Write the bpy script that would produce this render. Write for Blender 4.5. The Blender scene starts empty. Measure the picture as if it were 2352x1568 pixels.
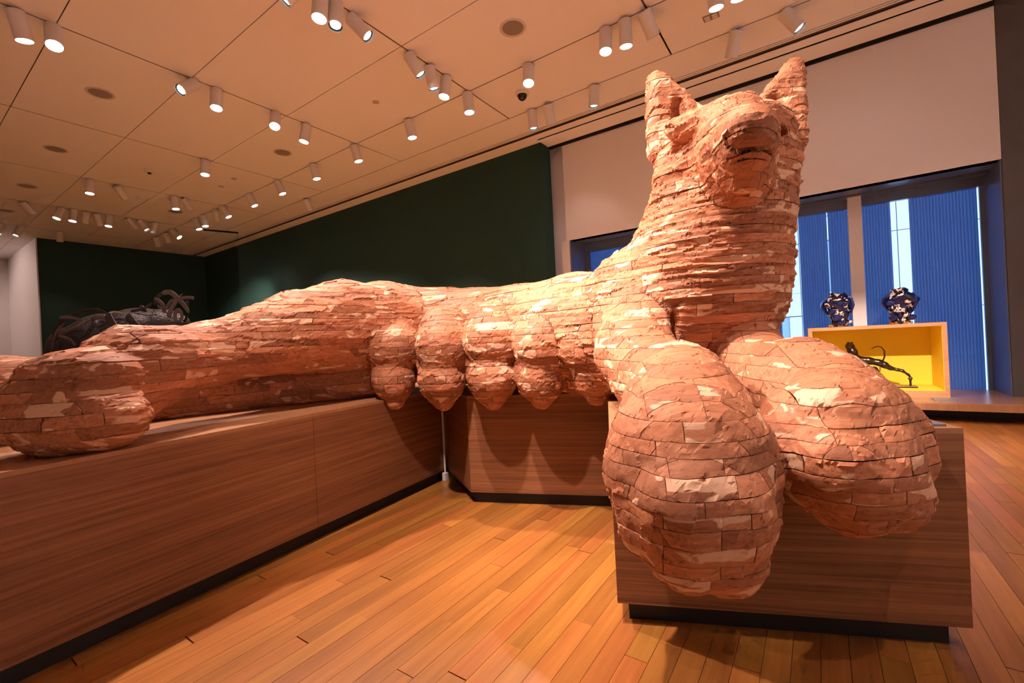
import bpy, math, random
import numpy as np
from mathutils import Matrix, Vector

# ------------------------------------------------------------------ camera, world, exposure
SC = bpy.context.scene
COL = SC.collection
F = 1026.0; EYE = 1.15; TH = math.radians(34.43); RHO = math.atan(0.05)
RV = np.array([math.cos(TH), math.sin(TH), 0.0]); FV = np.array([-math.sin(TH), math.cos(TH), 0.0]); ZV = np.array([0, 0, 1.0])
OV = np.array([0, 0, EYE])
cam_d = bpy.data.cameras.new('camera'); cam = bpy.data.objects.new('camera', cam_d); COL.objects.link(cam)
cam_d.sensor_width = 36.0; cam_d.lens = F / 2352 * 36.0; cam_d.clip_start = 0.05; cam_d.clip_end = 200
cx = RV * math.cos(RHO) - ZV * math.sin(RHO); cy = RV * math.sin(RHO) + ZV * math.cos(RHO)
M = Matrix.Identity(4)
for i in range(3):
    M[i][0] = cx[i]; M[i][1] = cy[i]; M[i][2] = -FV[i]; M[i][3] = OV[i]
cam.matrix_world = M
SC.camera = cam
SC.view_settings.view_transform = 'Standard'; SC.view_settings.look = 'None'; SC.view_settings.gamma = 1
SC.view_settings.use_curve_mapping = False
SC.view_settings.exposure = 0.0
W = bpy.data.worlds.new('sky'); SC.world = W; W.use_nodes = True
bg = W.node_tree.nodes['Background']; bg.inputs[0].default_value = (0.60, 0.77, 1.0, 1); bg.inputs[1].default_value = 6.5
cy_ = SC.cycles
cy_.max_bounces = 7; cy_.diffuse_bounces = 4; cy_.glossy_bounces = 2; cy_.transmission_bounces = 3; cy_.transparent_max_bounces = 6
cy_.use_adaptive_sampling = True; cy_.adaptive_threshold = .10; cy_.adaptive_min_samples = 12
WARM = (1.0, 0.72, 0.63)
CEIL = 4.77


def ray(px, py):
    u = (px - 1176) / F; v = (784 - py) / F
    r = u * math.cos(RHO) + v * math.sin(RHO); up = -u * math.sin(RHO) + v * math.cos(RHO)
    return FV + RV * r + ZV * up
def onz(px, py, z): d = ray(px, py); return OV + d * ((z - EYE) / d[2])
def ony(px, py, y): d = ray(px, py); return OV + d * (y / d[1])
def onx(px, py, x): d = ray(px, py); return OV + d * (x / d[0])
def ond(px, py, dep): return OV + ray(px, py) * dep
def proj(P):
    q = P - OV; f = q @ FV; r = (q @ RV) / f; up = q[..., 2] / f
    u = r * math.cos(RHO) - up * math.sin(RHO); v = r * math.sin(RHO) + up * math.cos(RHO)
    return 1176 + u * F, 784 - v * F, f


# ------------------------------------------------------------------ helpers
def tag(o, label=None, cat=None, group=None, kind=None):
    if label: o['label'] = label
    if cat: o['category'] = cat
    if group: o['group'] = group
    if kind: o['kind'] = kind
    return o

def empty(name, loc=(0, 0, 0), parent=None):
    o = bpy.data.objects.new(name, None); COL.objects.link(o); o.empty_display_size = 0.1
    o.location = loc
    if parent: o.parent = parent
    return o

class MB:
    def __init__(s): s.v = []; s.f = []
    def add(s, vs, fs):
        n = len(s.v); s.v += [tuple(map(float, p)) for p in vs]; s.f += [tuple(i + n for i in f) for f in fs]; return s
    def box(s, x0, x1, y0, y1, z0, z1):
        return s.add([(x0, y0, z0), (x1, y0, z0), (x1, y1, z0), (x0, y1, z0), (x0, y0, z1), (x1, y0, z1), (x1, y1, z1), (x0, y1, z1)],
                     [(0, 3, 2, 1), (4, 5, 6, 7), (0, 1, 5, 4), (1, 2, 6, 5), (2, 3, 7, 6), (3, 0, 4, 7)])
    def prism(s, poly, z0, z1):
        n = len(poly)
        vs = [(x, y, z0) for x, y in poly] + [(x, y, z1) for x, y in poly]
        return s.add(vs, [tuple(range(n - 1, -1, -1)), tuple(range(n, 2 * n))] + [(i, (i + 1) % n, n + (i + 1) % n, n + i) for i in range(n)])
    def obox(s, c, ax, ay, az):
        c, ax, ay, az = (np.array(t, float) for t in (c, ax, ay, az))
        vs = [c + sx * ax + sy * ay + sz * az for sz in (-1, 1) for sx, sy in ((-1, -1), (1, -1), (1, 1), (-1, 1))]
        return s.add(vs, [(0, 3, 2, 1), (4, 5, 6, 7), (0, 1, 5, 4), (1, 2, 6, 5), (2, 3, 7, 6), (3, 0, 4, 7)])
    def lathe(s, prof, n=24, c=(0, 0, 0), caps=True):
        vs = []; fs = []
        for r, z in prof:
            for k in range(n):
                a = 2 * math.pi * k / n; vs.append((c[0] + r * math.cos(a), c[1] + r * math.sin(a), c[2] + z))
        m = len(prof)
        for i in range(m - 1):
            for k in range(n):
                a = i * n + k; b = i * n + (k + 1) % n; fs.append((a, b, b + n, a + n))
        if caps and prof[0][0] > 1e-6: fs.append(tuple(range(n - 1, -1, -1)))
        if caps and prof[-1][0] > 1e-6: fs.append(tuple(range((m - 1) * n, m * n)))
        return s.add(vs, fs)
    def tube(s, pts, rad, n=8, flat=1.0, up=None):
        pts = [np.array(p, float) for p in pts]; m = len(pts)
        rad = rad if hasattr(rad, '__len__') else [rad] * m
        vs = []; fs = []
        prev = np.array(up if up is not None else (0.0, 0.3, 1.0))
        for i in range(m):
            t = pts[min(i + 1, m - 1)] - pts[max(i - 1, 0)]; t /= max(np.linalg.norm(t), 1e-9)
            a = prev - t * (prev @ t)
            if np.linalg.norm(a) < 1e-4: a = np.array((1.0, 0, 0)) - t * t[0]
            a /= np.linalg.norm(a); b = np.cross(t, a); prev = a
            for k in range(n):
                g = 2 * math.pi * k / n; vs.append(pts[i] + rad[i] * (a * math.cos(g) * flat + b * math.sin(g)))
        for i in range(m - 1):
            for k in range(n):
                x = i * n + k; y = i * n + (k + 1) % n; fs.append((x, y, y + n, x + n))
        fs.append(tuple(range(n - 1, -1, -1))); fs.append(tuple(range((m - 1) * n, m * n)))
        return s.add(vs, fs)
    def mesh(s, name, mat=None, smooth=False):
        me = bpy.data.meshes.new(name); me.from_pydata(s.v, [], s.f)
        if mat: me.materials.append(mat)
        if smooth:
            me.polygons.foreach_set('use_smooth', [True] * len(me.polygons)); me.set_sharp_from_angle(angle=math.radians(40))
        me.update(); return me
    def build(s, name, mat=None, parent=None, smooth=False, bevel=0):
        o = bpy.data.objects.new(name, s.mesh(name, mat, smooth)); COL.objects.link(o)
        if parent: o.parent = parent
        if bevel:
            b = o.modifiers.new('bevel', 'BEVEL'); b.width = bevel; b.segments = 2; b.limit_method = 'ANGLE'
        return o

def link(name, me, parent=None, loc=None):
    o = bpy.data.objects.new(name, me); COL.objects.link(o)
    if parent: o.parent = parent
    if loc is not None: o.location = loc
    return o

def newmat(name):
    m = bpy.data.materials.new(name); m.use_nodes = True
    nt = m.node_tree; return m, nt, nt.nodes, nt.links, nt.nodes['Principled BSDF']

def mat(name, col, rough=0.6, metal=0.0, spec=0.5, var=0.0, scale=8.0, bump=0.0, bscale=60.0, coat=0.0):
    m, nt, N, L, b = newmat(name)
    b.inputs['Base Color'].default_value = (*col, 1); b.inputs['Roughness'].default_value = rough
    b.inputs['Metallic'].default_value = metal; b.inputs['Specular IOR Level'].default_value = spec
    b.inputs['Coat Weight'].default_value = coat
    tc = N.new('ShaderNodeTexCoord')
    if var > 0:
        no = N.new('ShaderNodeTexNoise'); no.inputs['Scale'].default_value = scale; no.inputs['Detail'].default_value = 5
        L.new(tc.outputs['Object'], no.inputs['Vector'])
        hs = N.new('ShaderNodeHueSaturation'); hs.inputs['Color'].default_value = (*col, 1)
        mr = N.new('ShaderNodeMapRange'); mr.inputs[1].default_value = .25; mr.inputs[2].default_value = .75
        mr.inputs[3].default_value = 1 - var; mr.inputs[4].default_value = 1 + var
        L.new(no.outputs['Fac'], mr.inputs[0]); L.new(mr.outputs[0], hs.inputs['Value']); L.new(hs.outputs[0], b.inputs['Base Color'])
    if bump > 0:
        n2 = N.new('ShaderNodeTexNoise'); n2.inputs['Scale'].default_value = bscale; n2.inputs['Detail'].default_value = 3
        L.new(tc.outputs['Object'], n2.inputs['Vector'])
        bp = N.new('ShaderNodeBump'); bp.inputs['Strength'].default_value = bump; bp.inputs['Distance'].default_value = .01
        L.new(n2.outputs['Fac'], bp.inputs['Height']); L.new(bp.outputs[0], b.inputs['Normal'])
    return m

def emis(name, col, s):
    m, nt, N, L, b = newmat(name)
    b.inputs['Base Color'].default_value = (.8, .8, .8, 1)
    b.inputs['Emission Color'].default_value = (*col, 1); b.inputs['Emission Strength'].default_value = s
    return m

def ramp(N, stops):
    r = N.new('ShaderNodeValToRGB'); e = r.color_ramp.elements
    while len(e) < len(stops): e.new(0.5)
    for k, (p, c) in enumerate(stops): e[k].position = p; e[k].color = (*c, 1)
    return r

def wood(name, dark, light, grain=(1, 1, 1), scale=1.0, rough=0.45, per_obj=0.0, contrast=1.0, coat=0.0, use_attr=False, bump=0.05):
    """veneer: fine grain streaks, long along the axis whose grain factor is small"""
    m, nt, N, L, b = newmat(name)
    tc = N.new('ShaderNodeTexCoord'); mp = N.new('ShaderNodeMapping'); mp.inputs['Scale'].default_value = grain
    src = tc.outputs['Object']
    oi = N.new('ShaderNodeObjectInfo')
    if per_obj:
        ad = N.new('ShaderNodeVectorMath'); ad.operation = 'MULTIPLY_ADD'
        cb = N.new('ShaderNodeCombineXYZ')
        for k in range(3): L.new(oi.outputs['Random'], cb.inputs[k])
        L.new(cb.outputs[0], ad.inputs[0]); ad.inputs[1].default_value = (37, 53, 71); L.new(src, ad.inputs[2]); src = ad.outputs[0]
    L.new(src, mp.inputs['Vector'])
    n1 = N.new('ShaderNodeTexNoise'); n1.inputs['Scale'].default_value = scale; n1.inputs['Detail'].default_value = 5; n1.inputs['Roughness'].default_value = .65; n1.inputs['Distortion'].default_value = .35
    L.new(mp.outputs[0], n1.inputs['Vector'])
    n2 = N.new('ShaderNodeTexNoise'); n2.inputs['Scale'].default_value = scale * .22; n2.inputs['Detail'].default_value = 3; n2.inputs['Distortion'].default_value = 1.0
    L.new(mp.outputs[0], n2.inputs['Vector'])
    mx = N.new('ShaderNodeMath'); mx.operation = 'MULTIPLY_ADD'; mx.inputs[1].default_value = .6
    L.new(n1.outputs['Fac'], mx.inputs[0])
    m2 = N.new('ShaderNodeMath'); m2.operation = 'MULTIPLY'; m2.inputs[1].default_value = .4; L.new(n2.outputs['Fac'], m2.inputs[0]); L.new(m2.outputs[0], mx.inputs[2])
    w = .18 / contrast
    r = ramp(N, [(.5 - w, dark), (.5 + w, light)]); L.new(mx.outputs[0], r.inputs[0])
    out = r.outputs[0]
    if per_obj:
        hs = N.new('ShaderNodeHueSaturation'); mr = N.new('ShaderNodeMapRange'); mr.inputs[3].default_value = 1 - per_obj; mr.inputs[4].default_value = 1 + per_obj
        L.new(oi.outputs['Random'], mr.inputs[0]); L.new(mr.outputs[0], hs.inputs['Value'])
        mh = N.new('ShaderNodeMath'); mh.operation = 'MULTIPLY'; mh.inputs[1].default_value = 7.31; fr = N.new('ShaderNodeMath'); fr.operation = 'FRACT'
        L.new(oi.outputs['Random'], mh.inputs[0]); L.new(mh.outputs[0], fr.inputs[0])
        mr2 = N.new('ShaderNodeMapRange'); mr2.inputs[3].default_value = .49; mr2.inputs[4].default_value = .508; L.new(fr.outputs[0], mr2.inputs[0]); L.new(mr2.outputs[0], hs.inputs['Hue'])
        L.new(out, hs.inputs['Color']); out = hs.outputs[0]
    L.new(out, b.inputs['Base Color'])
    b.inputs['Roughness'].default_value = rough; b.inputs['Coat Weight'].default_value = coat; b.inputs['Coat Roughness'].default_value = .25
    if bump:
        bp = N.new('ShaderNodeBump'); bp.inputs['Strength'].default_value = bump; bp.inputs['Distance'].default_value = .004
        L.new(n1.outputs['Fac'], bp.inputs['Height']); L.new(bp.outputs[0], b.inputs['Normal'])
    return m

rng = random.Random(7)
MW = mat('ceiling_paint', (.86, .84, .82), .85, bump=.02, bscale=40)
MDARK = mat('dark_void', (.012, .010, .010), .9)
MGAP = mat('joint_shadow', (.10, .07, .055), .9)
MWALL = mat('white_wall_paint', (.78, .75, .74), .8, bump=.03, bscale=90)
MGREEN = mat('dark_green_paint', (.009, .050, .040), .75, bump=.05, bscale=120)
MGREY = mat('grey_panel', (.10, .092, .095), .45, var=.1, scale=2)
MMETAL = mat('daylight_tinted_metal', (.19, .26, .42), .30, .45, var=.05, scale=3)  # blue of the daylight is put into the metal's base colour
MBLACK = mat('black_kick_plate', (.012, .012, .013), .55)
MPL = wood('plinth_veneer', (.150, .055, .022), (.36, .16, .068), (1.0, 1.0, 75), 1.6, .5, contrast=1.3)
MPLTOP = wood('plinth_top_veneer', (.32, .155, .07), (.44, .235, .115), (3, 30, 30), 1.2, .42)
MFLOOR = wood('oak_floorboard', (.27, .098, .020), (.49, .212, .046), (26, 1.5, 26), 1.3, .33, per_obj=.22, contrast=.85, coat=.25)
MLIGHTWOOD = wood('oak_case_veneer', (.40, .20, .085), (.55, .30, .13), (1.5, 1.5, 30), 1.5, .45)
MPLAT = wood('window_bench_veneer', (.26, .12, .055), (.42, .21, .10), (40, 40, 1.2), 1.2, .35, coat=.2)
MPLATTOP = wood('window_bench_top_veneer', (.30, .15, .075), (.42, .23, .12), (1.2, 30, 30), 1.2, .3, coat=.3)

# ------------------------------------------------------------------ room shell
X0, X1, Y0, Y1 = -22.5, 5.2, -4.2, 8.28
YW = 7.49      # face of the window wall
YG = 7.15      # face of the green wall
XB = -18.2     # face of the far green wall
fl = MB().box(X0, X1, Y0, YW + .02, -.2, -.022).build('floor', MGAP); tag(fl, kind='structure')

# floorboards run towards the window wall
bw = .0835
boards = []
for i in range(int((X1 - X0) / bw)):
    xa = X0 + i * bw
    r_ = random.Random(1000 + i); y = Y0 - r_.random() * 1.4
    while y < YW:
        ln = r_.uniform(.55, 1.9); ya, yb = max(y, Y0), min(y + ln, YW)
        if yb - ya > .05: boards.append((xa, ya, yb))
        y += ln
def fscore(b):
    xs = np.array([[b[0] + bw / 2, t, 0] for t in np.linspace(b[1], b[2], 9)])
    px, py, f = proj(xs)
    ok = (f > .3) & (px > -40) & (px < 2400) & (py > 0) & (py < 1640)
    # hidden under or behind the plinths
    hid = ((xs[:, 0] < -2.55) | ((xs[:, 0] < -.1) & (xs[:, 1] > 2.9)) | ((xs[:, 0] > -1.0) & (xs[:, 0] < .0) & (xs[:, 1] > 2.0)))
    return float((ok & ~hid).sum() * (b[2] - b[1]) / np.maximum(f.mean(), .6) ** 2)
sc_ = sorted(range(len(boards)), key=lambda k: -fscore(boards[k])); top = set(sc_[:290])
rest = MB(); cache = {}
for k, (xa, ya, yb) in enumerate(boards):
    g = .0008
    if k in top:
        ln = round(yb - ya, 2)
        if ln not in cache: cache[ln] = MB().box(g, bw - g, g, ln - g, -.02, 0).mesh('floorboard', MFLOOR)
        link('floorboard', cache[ln], fl, (xa, ya, rng.uniform(-.0004, .0003)))
    else:
        rest.box(xa + g, xa + bw - g, ya + g, yb - g, -.02, 0)
ro = rest.build('floorboard_remainder', MFLOOR, fl); tag(ro, kind='stuff')

# ceiling of panels
ce = MB().box(X0, X1, Y0, Y1, CEIL + .05, CEIL + .2).build('ceiling', MGAP); tag(ce, kind='structure')
xl = [X0] + [-4.0 + 2.575 * k for k in range(-7, 4)] + [X1]
yl = [Y0, -3.75, -2.5, -1.24, .02, 1.28, 2.53, 3.79, 5.05, 6.07]
for i in range(len(xl) - 1):
    for j in range(len(yl) - 1):
        gx = .012; gy = .005 if yl[j + 1] not in (5.05, 6.07) else .009
        gy0 = .005 if yl[j] not in (5.05, 6.07) else .009
        MB().box(xl[i] + gx, xl[i + 1] - gx, yl[j] + gy0, yl[j + 1] - gy, CEIL, CEIL + .014).build('ceiling_panel', MW, ce)
# strips and slots beside the window wall
MB().box(X0, X1, 6.079, 6.670, CEIL, CEIL + .014).build('ceiling_panel', MW, ce)
def strip(x0, x1, y0, y1, z=CEIL): MB().box(x0, x1, y0, y1, z, z + .010).build('ceiling_strip', MW, ce)
strip(XB, X1, 6.690, 6.715); strip(XB, X1, 6.735, 6.760)
strip(X0, X1, 6.855, 7.02)
strip(-4.05, X1, 7.07, 7.425)
MB().box(XB, X1, 6.66, 6.748, CEIL + .03, CEIL + .048).build('slot_back', MDARK, ce)
MB().box(XB, X1, 6.748, 6.90, CEIL + .03, CEIL + .048).build('slot_back', MGAP, ce)
MB().box(-4.05, X1, 7.0, 7.6, CEIL + .045, CEIL + .055).build('slot_back', MDARK, ce)
MB().box(-4.04, 1.822, 7.462, 7.489, CEIL - .035, CEIL + .03).build('gap_shade_strip', MDARK, ce)  # black strip stands in for the shade in the gap above the wall
MB().box(X0, -4.05, 7.02, YG + .02, CEIL, CEIL + .012).build('ceiling_strip', MW, ce)

def wall(name, m, *b): o = MB().box(*b).build(name, m); tag(o, kind='structure'); return o
wall('wall_green_side', MGREEN, XB - .2, -4.05, YG, YG + .34, 0, CEIL + .1)
wall('wall_green_end', MGREEN, XB - .12, XB, 2.932, YG, 0, CEIL + .1)
wall('wall_white_return', MWALL, X0, XB, 2.90, 2.93, 0, CEIL + .1)
wall('wall_far', MWALL, X0 - .1, X0, Y0, 3.1, 0, CEIL + .1)
wall('wall_behind', MWALL, X0, X1, Y0 - .1, Y0, 0, CEIL + .1)
wall('wall_right', MWALL, X1, X1 + .1, Y0, Y1, 0, CEIL + .1)
wall('wall_window_header', MWALL, -3.79, 1.822, YW, YW + .16, 2.97, CEIL + .1)
wall('wall_window_side', MGREY, 1.826, X1, YW, Y1, 0, CEIL + .1)
wall('wall_window_recess', MWALL, -5.2, -3.79, YW + .16, YW + .3, 0, CEIL + .1)
wall('wall_recess_panel', MWALL, -3.90, -3.74, YW + .0, YW + .16, 0, 2.97)
wall('wall_outer_left', MWALL, -6.0, -3.74, YW + .3, Y1, 0, CEIL + .1)
wall('wall_outer_header', MGREY, -3.74, 1.826, YW + .165, Y1, 3.0, CEIL + .1)
wall('wall_outer_sill', MGREY, -3.74, 1.826, YW + .005, Y1, -.2, .12)

# window reveal, glass, shades
w = empty('window_1', (0, 8.17, 0)); w['kind'] = 'structure'
def wp(name, m, x0, x1, y0, y1, z0, z1): o = MB().box(x0, x1, y0 - 8.17, y1 - 8.17, z0, z1).build(name, m, w); return o
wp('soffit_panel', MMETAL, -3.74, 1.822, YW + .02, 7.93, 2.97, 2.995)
wp('soffit_gap', MDARK, -3.74, 1.822, 7.93, 7.96, 2.985, 2.995)
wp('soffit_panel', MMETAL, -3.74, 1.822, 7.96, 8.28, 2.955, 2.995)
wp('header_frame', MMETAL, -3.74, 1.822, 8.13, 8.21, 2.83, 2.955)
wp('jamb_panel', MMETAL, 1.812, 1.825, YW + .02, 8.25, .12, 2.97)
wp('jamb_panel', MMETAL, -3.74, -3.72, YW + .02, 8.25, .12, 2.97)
wp('mullion', MWALL, .42, .575, 8.03, 8.14, .228, 2.955)
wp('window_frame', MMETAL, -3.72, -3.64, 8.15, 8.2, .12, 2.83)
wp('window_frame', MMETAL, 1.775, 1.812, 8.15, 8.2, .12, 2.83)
m, nt, N, L, b = newmat('window_glass')
gl = N.new('ShaderNodeBsdfGlossy'); gl.inputs['Roughness'].default_value = .01; tr = N.new('ShaderNodeBsdfTransparent'); tr.inputs[0].default_value = (.86, .92, .97, 1)
fr = N.new('ShaderNodeFresnel'); fr.inputs[0].default_value = 1.5; mx = N.new('ShaderNodeMixShader')
L.new(fr.outputs[0], mx.inputs[0]); L.new(tr.outputs[0], mx.inputs[1]); L.new(gl.outputs[0], mx.inputs[2]); L.new(mx.outputs[0], N['Material Output'].inputs[0])
MGLASS = m
for xa, xb in ((-3.64, .455), (.46, 1.775)):
    wp('pane', MGLASS, xa, xb, 8.17, 8.176, .12, 2.83)

m, nt, N, L, b = newmat('ribbed_shade')
df = N.new('ShaderNodeBsdfDiffuse'); df.inputs[0].default_value = (.20, .20, .22, 1); tl = N.new('ShaderNodeBsdfTranslucent'); tl.inputs[0].default_value = (.27, .37, .57, 1)
mx = N.new('ShaderNodeMixShader'); mx.inputs[0].default_value = .62
L.new(df.outputs[0], mx.inputs[1]); L.new(tl.outputs[0], mx.inputs[2]); L.new(mx.outputs[0], N['Material Output'].inputs[0])
MSHADE = m
def shade(xa, xb, label, y=8.235):
    mb = MB(); n = max(2, int((xb - xa) / .016)); vs = []; 
    for k in range(n + 1):
        x = xa + (xb - xa) * k / n; yy = y - (.012 if k % 2 else 0)
        vs += [(x, yy, .13), (x, yy, 2.90), (x, yy + .004, .13), (x, yy + .004, 2.90)]
    fs = []
    for k in range(n):
        a = 4 * k; fs += [(a, a + 4, a + 5, a + 1), (a + 2, a + 3, a + 7, a + 6)]
    mb.add(vs, fs); o = mb.build('ribbed_blind', MSHADE)
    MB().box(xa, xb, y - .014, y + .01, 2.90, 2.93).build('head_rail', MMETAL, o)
    tag(o, label, 'shade', 'ribbed blue shades behind the window')
shade(-3.68, -.46, 'wide blue-grey ribbed window shade hidden behind the wolf neck')
shade(-.185, .172, 'blue ribbed window shade just left of the slim cord line')
shade(.185, .44, 'narrow blue ribbed window shade beside the pale mullion')
shade(.56, .905, 'narrow blue ribbed window shade between mullion and bright gap')
shade(1.10, 1.765, 'wide bright blue ribbed window shade beside the right window jamb')

# facade across the street
MFAC = mat('facade_panel', (.34, .37, .41), .8)
MFG = mat('facade_window_glass', (.16, .22, .30), .15)
MBRICK = mat('brown_facade', (.10, .07, .07), .85)
fb = empty('street_building', (0, 17, -6))
MB().box(-16, 15, .06, 4, -4, 26).build('wall', mat('facade_joint', (.14, .17, .21), .9), fb)
for i in range(26):
    for j in range(13):
        x = -16 + i * 1.2; z = -4 + j * 2.3
        if -1.45 < x + .6 < .6 and j >= 2:
            # panel with a window
            MB().box(x + .01, x + 1.19, 0, .06, z + .01, z + .72).build('panel', MFAC, fb)
            MB().box(x + .01, x + .16, 0, .06, z + .73, z + 2.28).build('panel', MFAC, fb)
            MB().box(x + .86, x + 1.19, 0, .06, z + .73, z + 2.28).build('panel', MFAC, fb)
            wn = MB().box(x + .17, x + .85, .03, .06, z + .74, z + 2.27).build('window', MFG, fb)
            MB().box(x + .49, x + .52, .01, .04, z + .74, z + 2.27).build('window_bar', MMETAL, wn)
        else:
            MB().box(x + .01, x + 1.19, 0, .06, z + .01, z + 2.29).build('panel', MFAC, fb)
tag(fb, 'white panelled office building seen through the gaps between the shades', 'building')

# window bench with its plinth
be = empty('window_bench', (0, 7.1, 0))
tag(be, 'low veneered wooden bench platform under the window', 'bench')
MB().box(-3.70, 1.81, 6.80 - 7.1, 8.14 - 7.1, .14, .222).build('bench_slab', MPLAT, be, bevel=.003)
MB().box(-3.70, 1.81, 6.80 - 7.1, 8.14 - 7.1, .222, .228).build('bench_top', MPLATTOP, be)
MB().box(1.81, 2.25, 6.80 - 7.1, 7.48 - 7.1, .14, .222).build('bench_slab', MPLAT, be)
MB().box(1.81, 2.25, 6.80 - 7.1, 7.48 - 7.1, .222, .228).build('bench_top', MPLATTOP, be)
MB().box(-3.70, 1.73, 7.16 - 7.1, 7.48 - 7.1, 0, .14).build('kick_plate', MBLACK, be)

# display case with yellow interior
MYEL = mat('yellow_lining', (.86, .63, .035), .55)
ca = empty('display_case', (.573, 7.28, .228))
tag(ca, 'oak display case with a bright yellow interior on the window bench', 'display case')
cw, ch, cd_, ct = .6875, .897, .72, .042
def cp(name, m, *bb): return MB().box(*bb).build(name, m, ca)
cp('side_panel', MLIGHTWOOD, -cw, -cw + ct, 0, cd_, 0, ch); cp('side_panel', MLIGHTWOOD, cw - ct, cw, 0, cd_, 0, ch)
cp('top_panel', MLIGHTWOOD, -cw + ct, cw - ct, 0, cd_, ch - ct, ch); cp('bottom_panel', MLIGHTWOOD, -cw + ct, cw - ct, 0, cd_, 0, .075)
cp('back_panel', MLIGHTWOOD, -cw + ct, cw - ct, cd_ - .03, cd_, .075, ch - ct)
e_ = .004
cp('lining', MYEL, -cw + ct, cw - ct, cd_ - .034, cd_ - .03, .075, ch - ct)
cp('lining', MYEL, -cw + ct, -cw + ct + e_, .012, cd_ - .034, .075, ch - ct); cp('lining', MYEL, cw - ct - e_, cw - ct, .012, cd_ - .034, .075, ch - ct)
cp('lining', MYEL, -cw + ct + e_, cw - ct - e_, .012, cd_ - .034, .075, .079); cp('lining', MYEL, -cw + ct + e_, cw - ct - e_, .012, cd_ - .034, ch - ct - e_, ch - ct)
# small label plate on the bench
lp = MB().obox((1.165, 7.05, .233), (.095, 0, 0), (0, .11, 0), (0, 0, .005)).build('label_plate', mat('grey_label', (.20, .21, .23), .35))
tag(lp, 'small grey label plate lying on the window bench', 'label')

# ------------------------------------------------------------------ plinths
PH = .775
P1 = [(-2.31, -.7), (-2.672, 2.80), (-2.95, 3.45), (-4.15, 3.3), (-3.85, -.7)]
P2 = [(-2.10, 2.45), (-1.02, 2.872), (-1.40, 3.92), (-2.86, 3.60), (-2.64, 2.80)]
P3 = [(-.705, 1.682), (.398, 2.137), (-.02, 3.15), (-1.125, 2.695)]
def ccw(p):
    a = sum(p[i][0] * p[(i + 1) % len(p)][1] - p[(i + 1) % len(p)][0] * p[i][1] for i in range(len(p))); return p if a > 0 else p[::-1]
P1, P2, P3 = ccw(P1), ccw(P2), ccw(P3)
def inset(poly, d):
    n = len(poly); out = []
    for i in range(n):
        p0, p1, p2 = (np.array(poly[(i + k) % n]) for k in (-1, 0, 1))
        e1 = (p1 - p0) / np.linalg.norm(p1 - p0); e2 = (p2 - p1) / np.linalg.norm(p2 - p1)
        n1 = np.array((-e1[1], e1[0])); n2 = np.array((-e2[1], e2[0]))
        A = np.array([n1, n2]); out.append(tuple(np.linalg.solve(A, [n1 @ p1 + d, n2 @ p1 + d])))
    return out
def plinth(poly, label, seams=()):
    c = np.mean(poly, axis=0); P = [(x - c[0], y - c[1]) for x, y in poly]
    r = empty('plinth', (c[0], c[1], 0)); tag(r, label, 'plinth', 'veneered plinths under the wolf')
    MB().prism(inset(P, .045), 0, .09).build('kick_plate', MBLACK, r)
    MB().prism(inset(P, .018), .09, PH - .019).build('core', MBLACK, r)
    MB().prism(inset(P, .0), PH - .019, PH).build('top_panel', MPLTOP, r)
    I = inset(P, .018); n = len(P)
    for i in range(n):
        a, b_ = np.array(P[i]), np.array(P[(i + 1) % n]); ai, bi = np.array(I[i]), np.array(I[(i + 1) % n])
        ts = [0] + (list(seams) if i == 0 and seams else []) + [1]
        if not seams or i != SEAM_EDGE: ts = [0, 1]
        else: ts = [0] + list(seams) + [1]
        for t0, t1 in zip(ts[:-1], ts[1:]):
            q = .0012 / np.linalg.norm(b_ - a); u0 = t0 + (q if t0 > 0 else 0); u1 = t1 - (q if t1 < 1 else 0)
            MB().prism([tuple(a + (b_ - a) * u0), tuple(a + (b_ - a) * u1), tuple(ai + (bi - ai) * u1), tuple(ai + (bi - ai) * u0)], .085, PH - .0195).build('veneer_panel', MPL, r)
    return r
SEAM_EDGE = [i for i in range(len(P1)) if set((P1[i], P1[(i + 1) % len(P1)])) == {(-2.31, -.7), (-2.672, 2.80)}][0]
sy = onx(723, 1085, -2.55)[1]
tt = (sy + .7) / 3.5
if P1[SEAM_EDGE] != (-2.31, -.7): tt = 1 - tt
plinth(P1, 'long oak-veneered plinth carrying the hind legs of the wooden wolf', (tt,))
plinth(P2, 'oak-veneered plinth under the teats of the wooden wolf, with an angled left side')
plinth(P3, 'oak-veneered plinth under the forelegs of the wolf, with a text panel on top')
# white conduit in the gap between two plinths
cq = empty('conduit', (-2.655, 2.775, 0)); tag(cq, 'thin white vertical conduit in the gap between two plinths', 'conduit')
MB().tube([(0, 0, .06), (0, 0, .775)], .008, 8).build('pipe', MWALL, cq, smooth=True)
MB().obox((.0, .0, .035), (.02, 0, 0), (0, .02, 0), (0, 0, .034)).build('socket', MWALL, cq, bevel=.004)

# text panel on the plinth
e1 = np.array((.925, .381, 0)); e1 /= np.linalg.norm(e1); e2 = np.array((-e1[1], e1[0], 0))
tp0 = np.array((.398, 2.137, PH)) - e1 * .03 + e2 * .03
tpo = empty('text_panel', tuple(tp0)); tag(tpo, 'grey printed text panel lying on the plinth beside the right forepaw', 'sign')
MB().obox(-e1 * .17 + e2 * .11 + ZV * .004, e1 * .17, e2 * .11, ZV * .004).build('board', mat('panel_grey', (.17, .18, .21), .4), tpo)
MTXT = mat('white_print', (.85, .85, .85), .5)
tx = MB(); r_ = random.Random(3)
for k in range(11):
    yy = .205 - k * .0185; x = -.325
    while x < (-.03 if k not in (0, 3) else -.12):
        wl = r_.uniform(.008, .026); h_ = .0042 if k not in (0, 1) else .0065
        tx.obox(e1 * (x + wl / 2) + e2 * yy + ZV * .0083, e1 * wl / 2, e2 * h_ / 1.4, ZV * .0003); x += wl + .005
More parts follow.
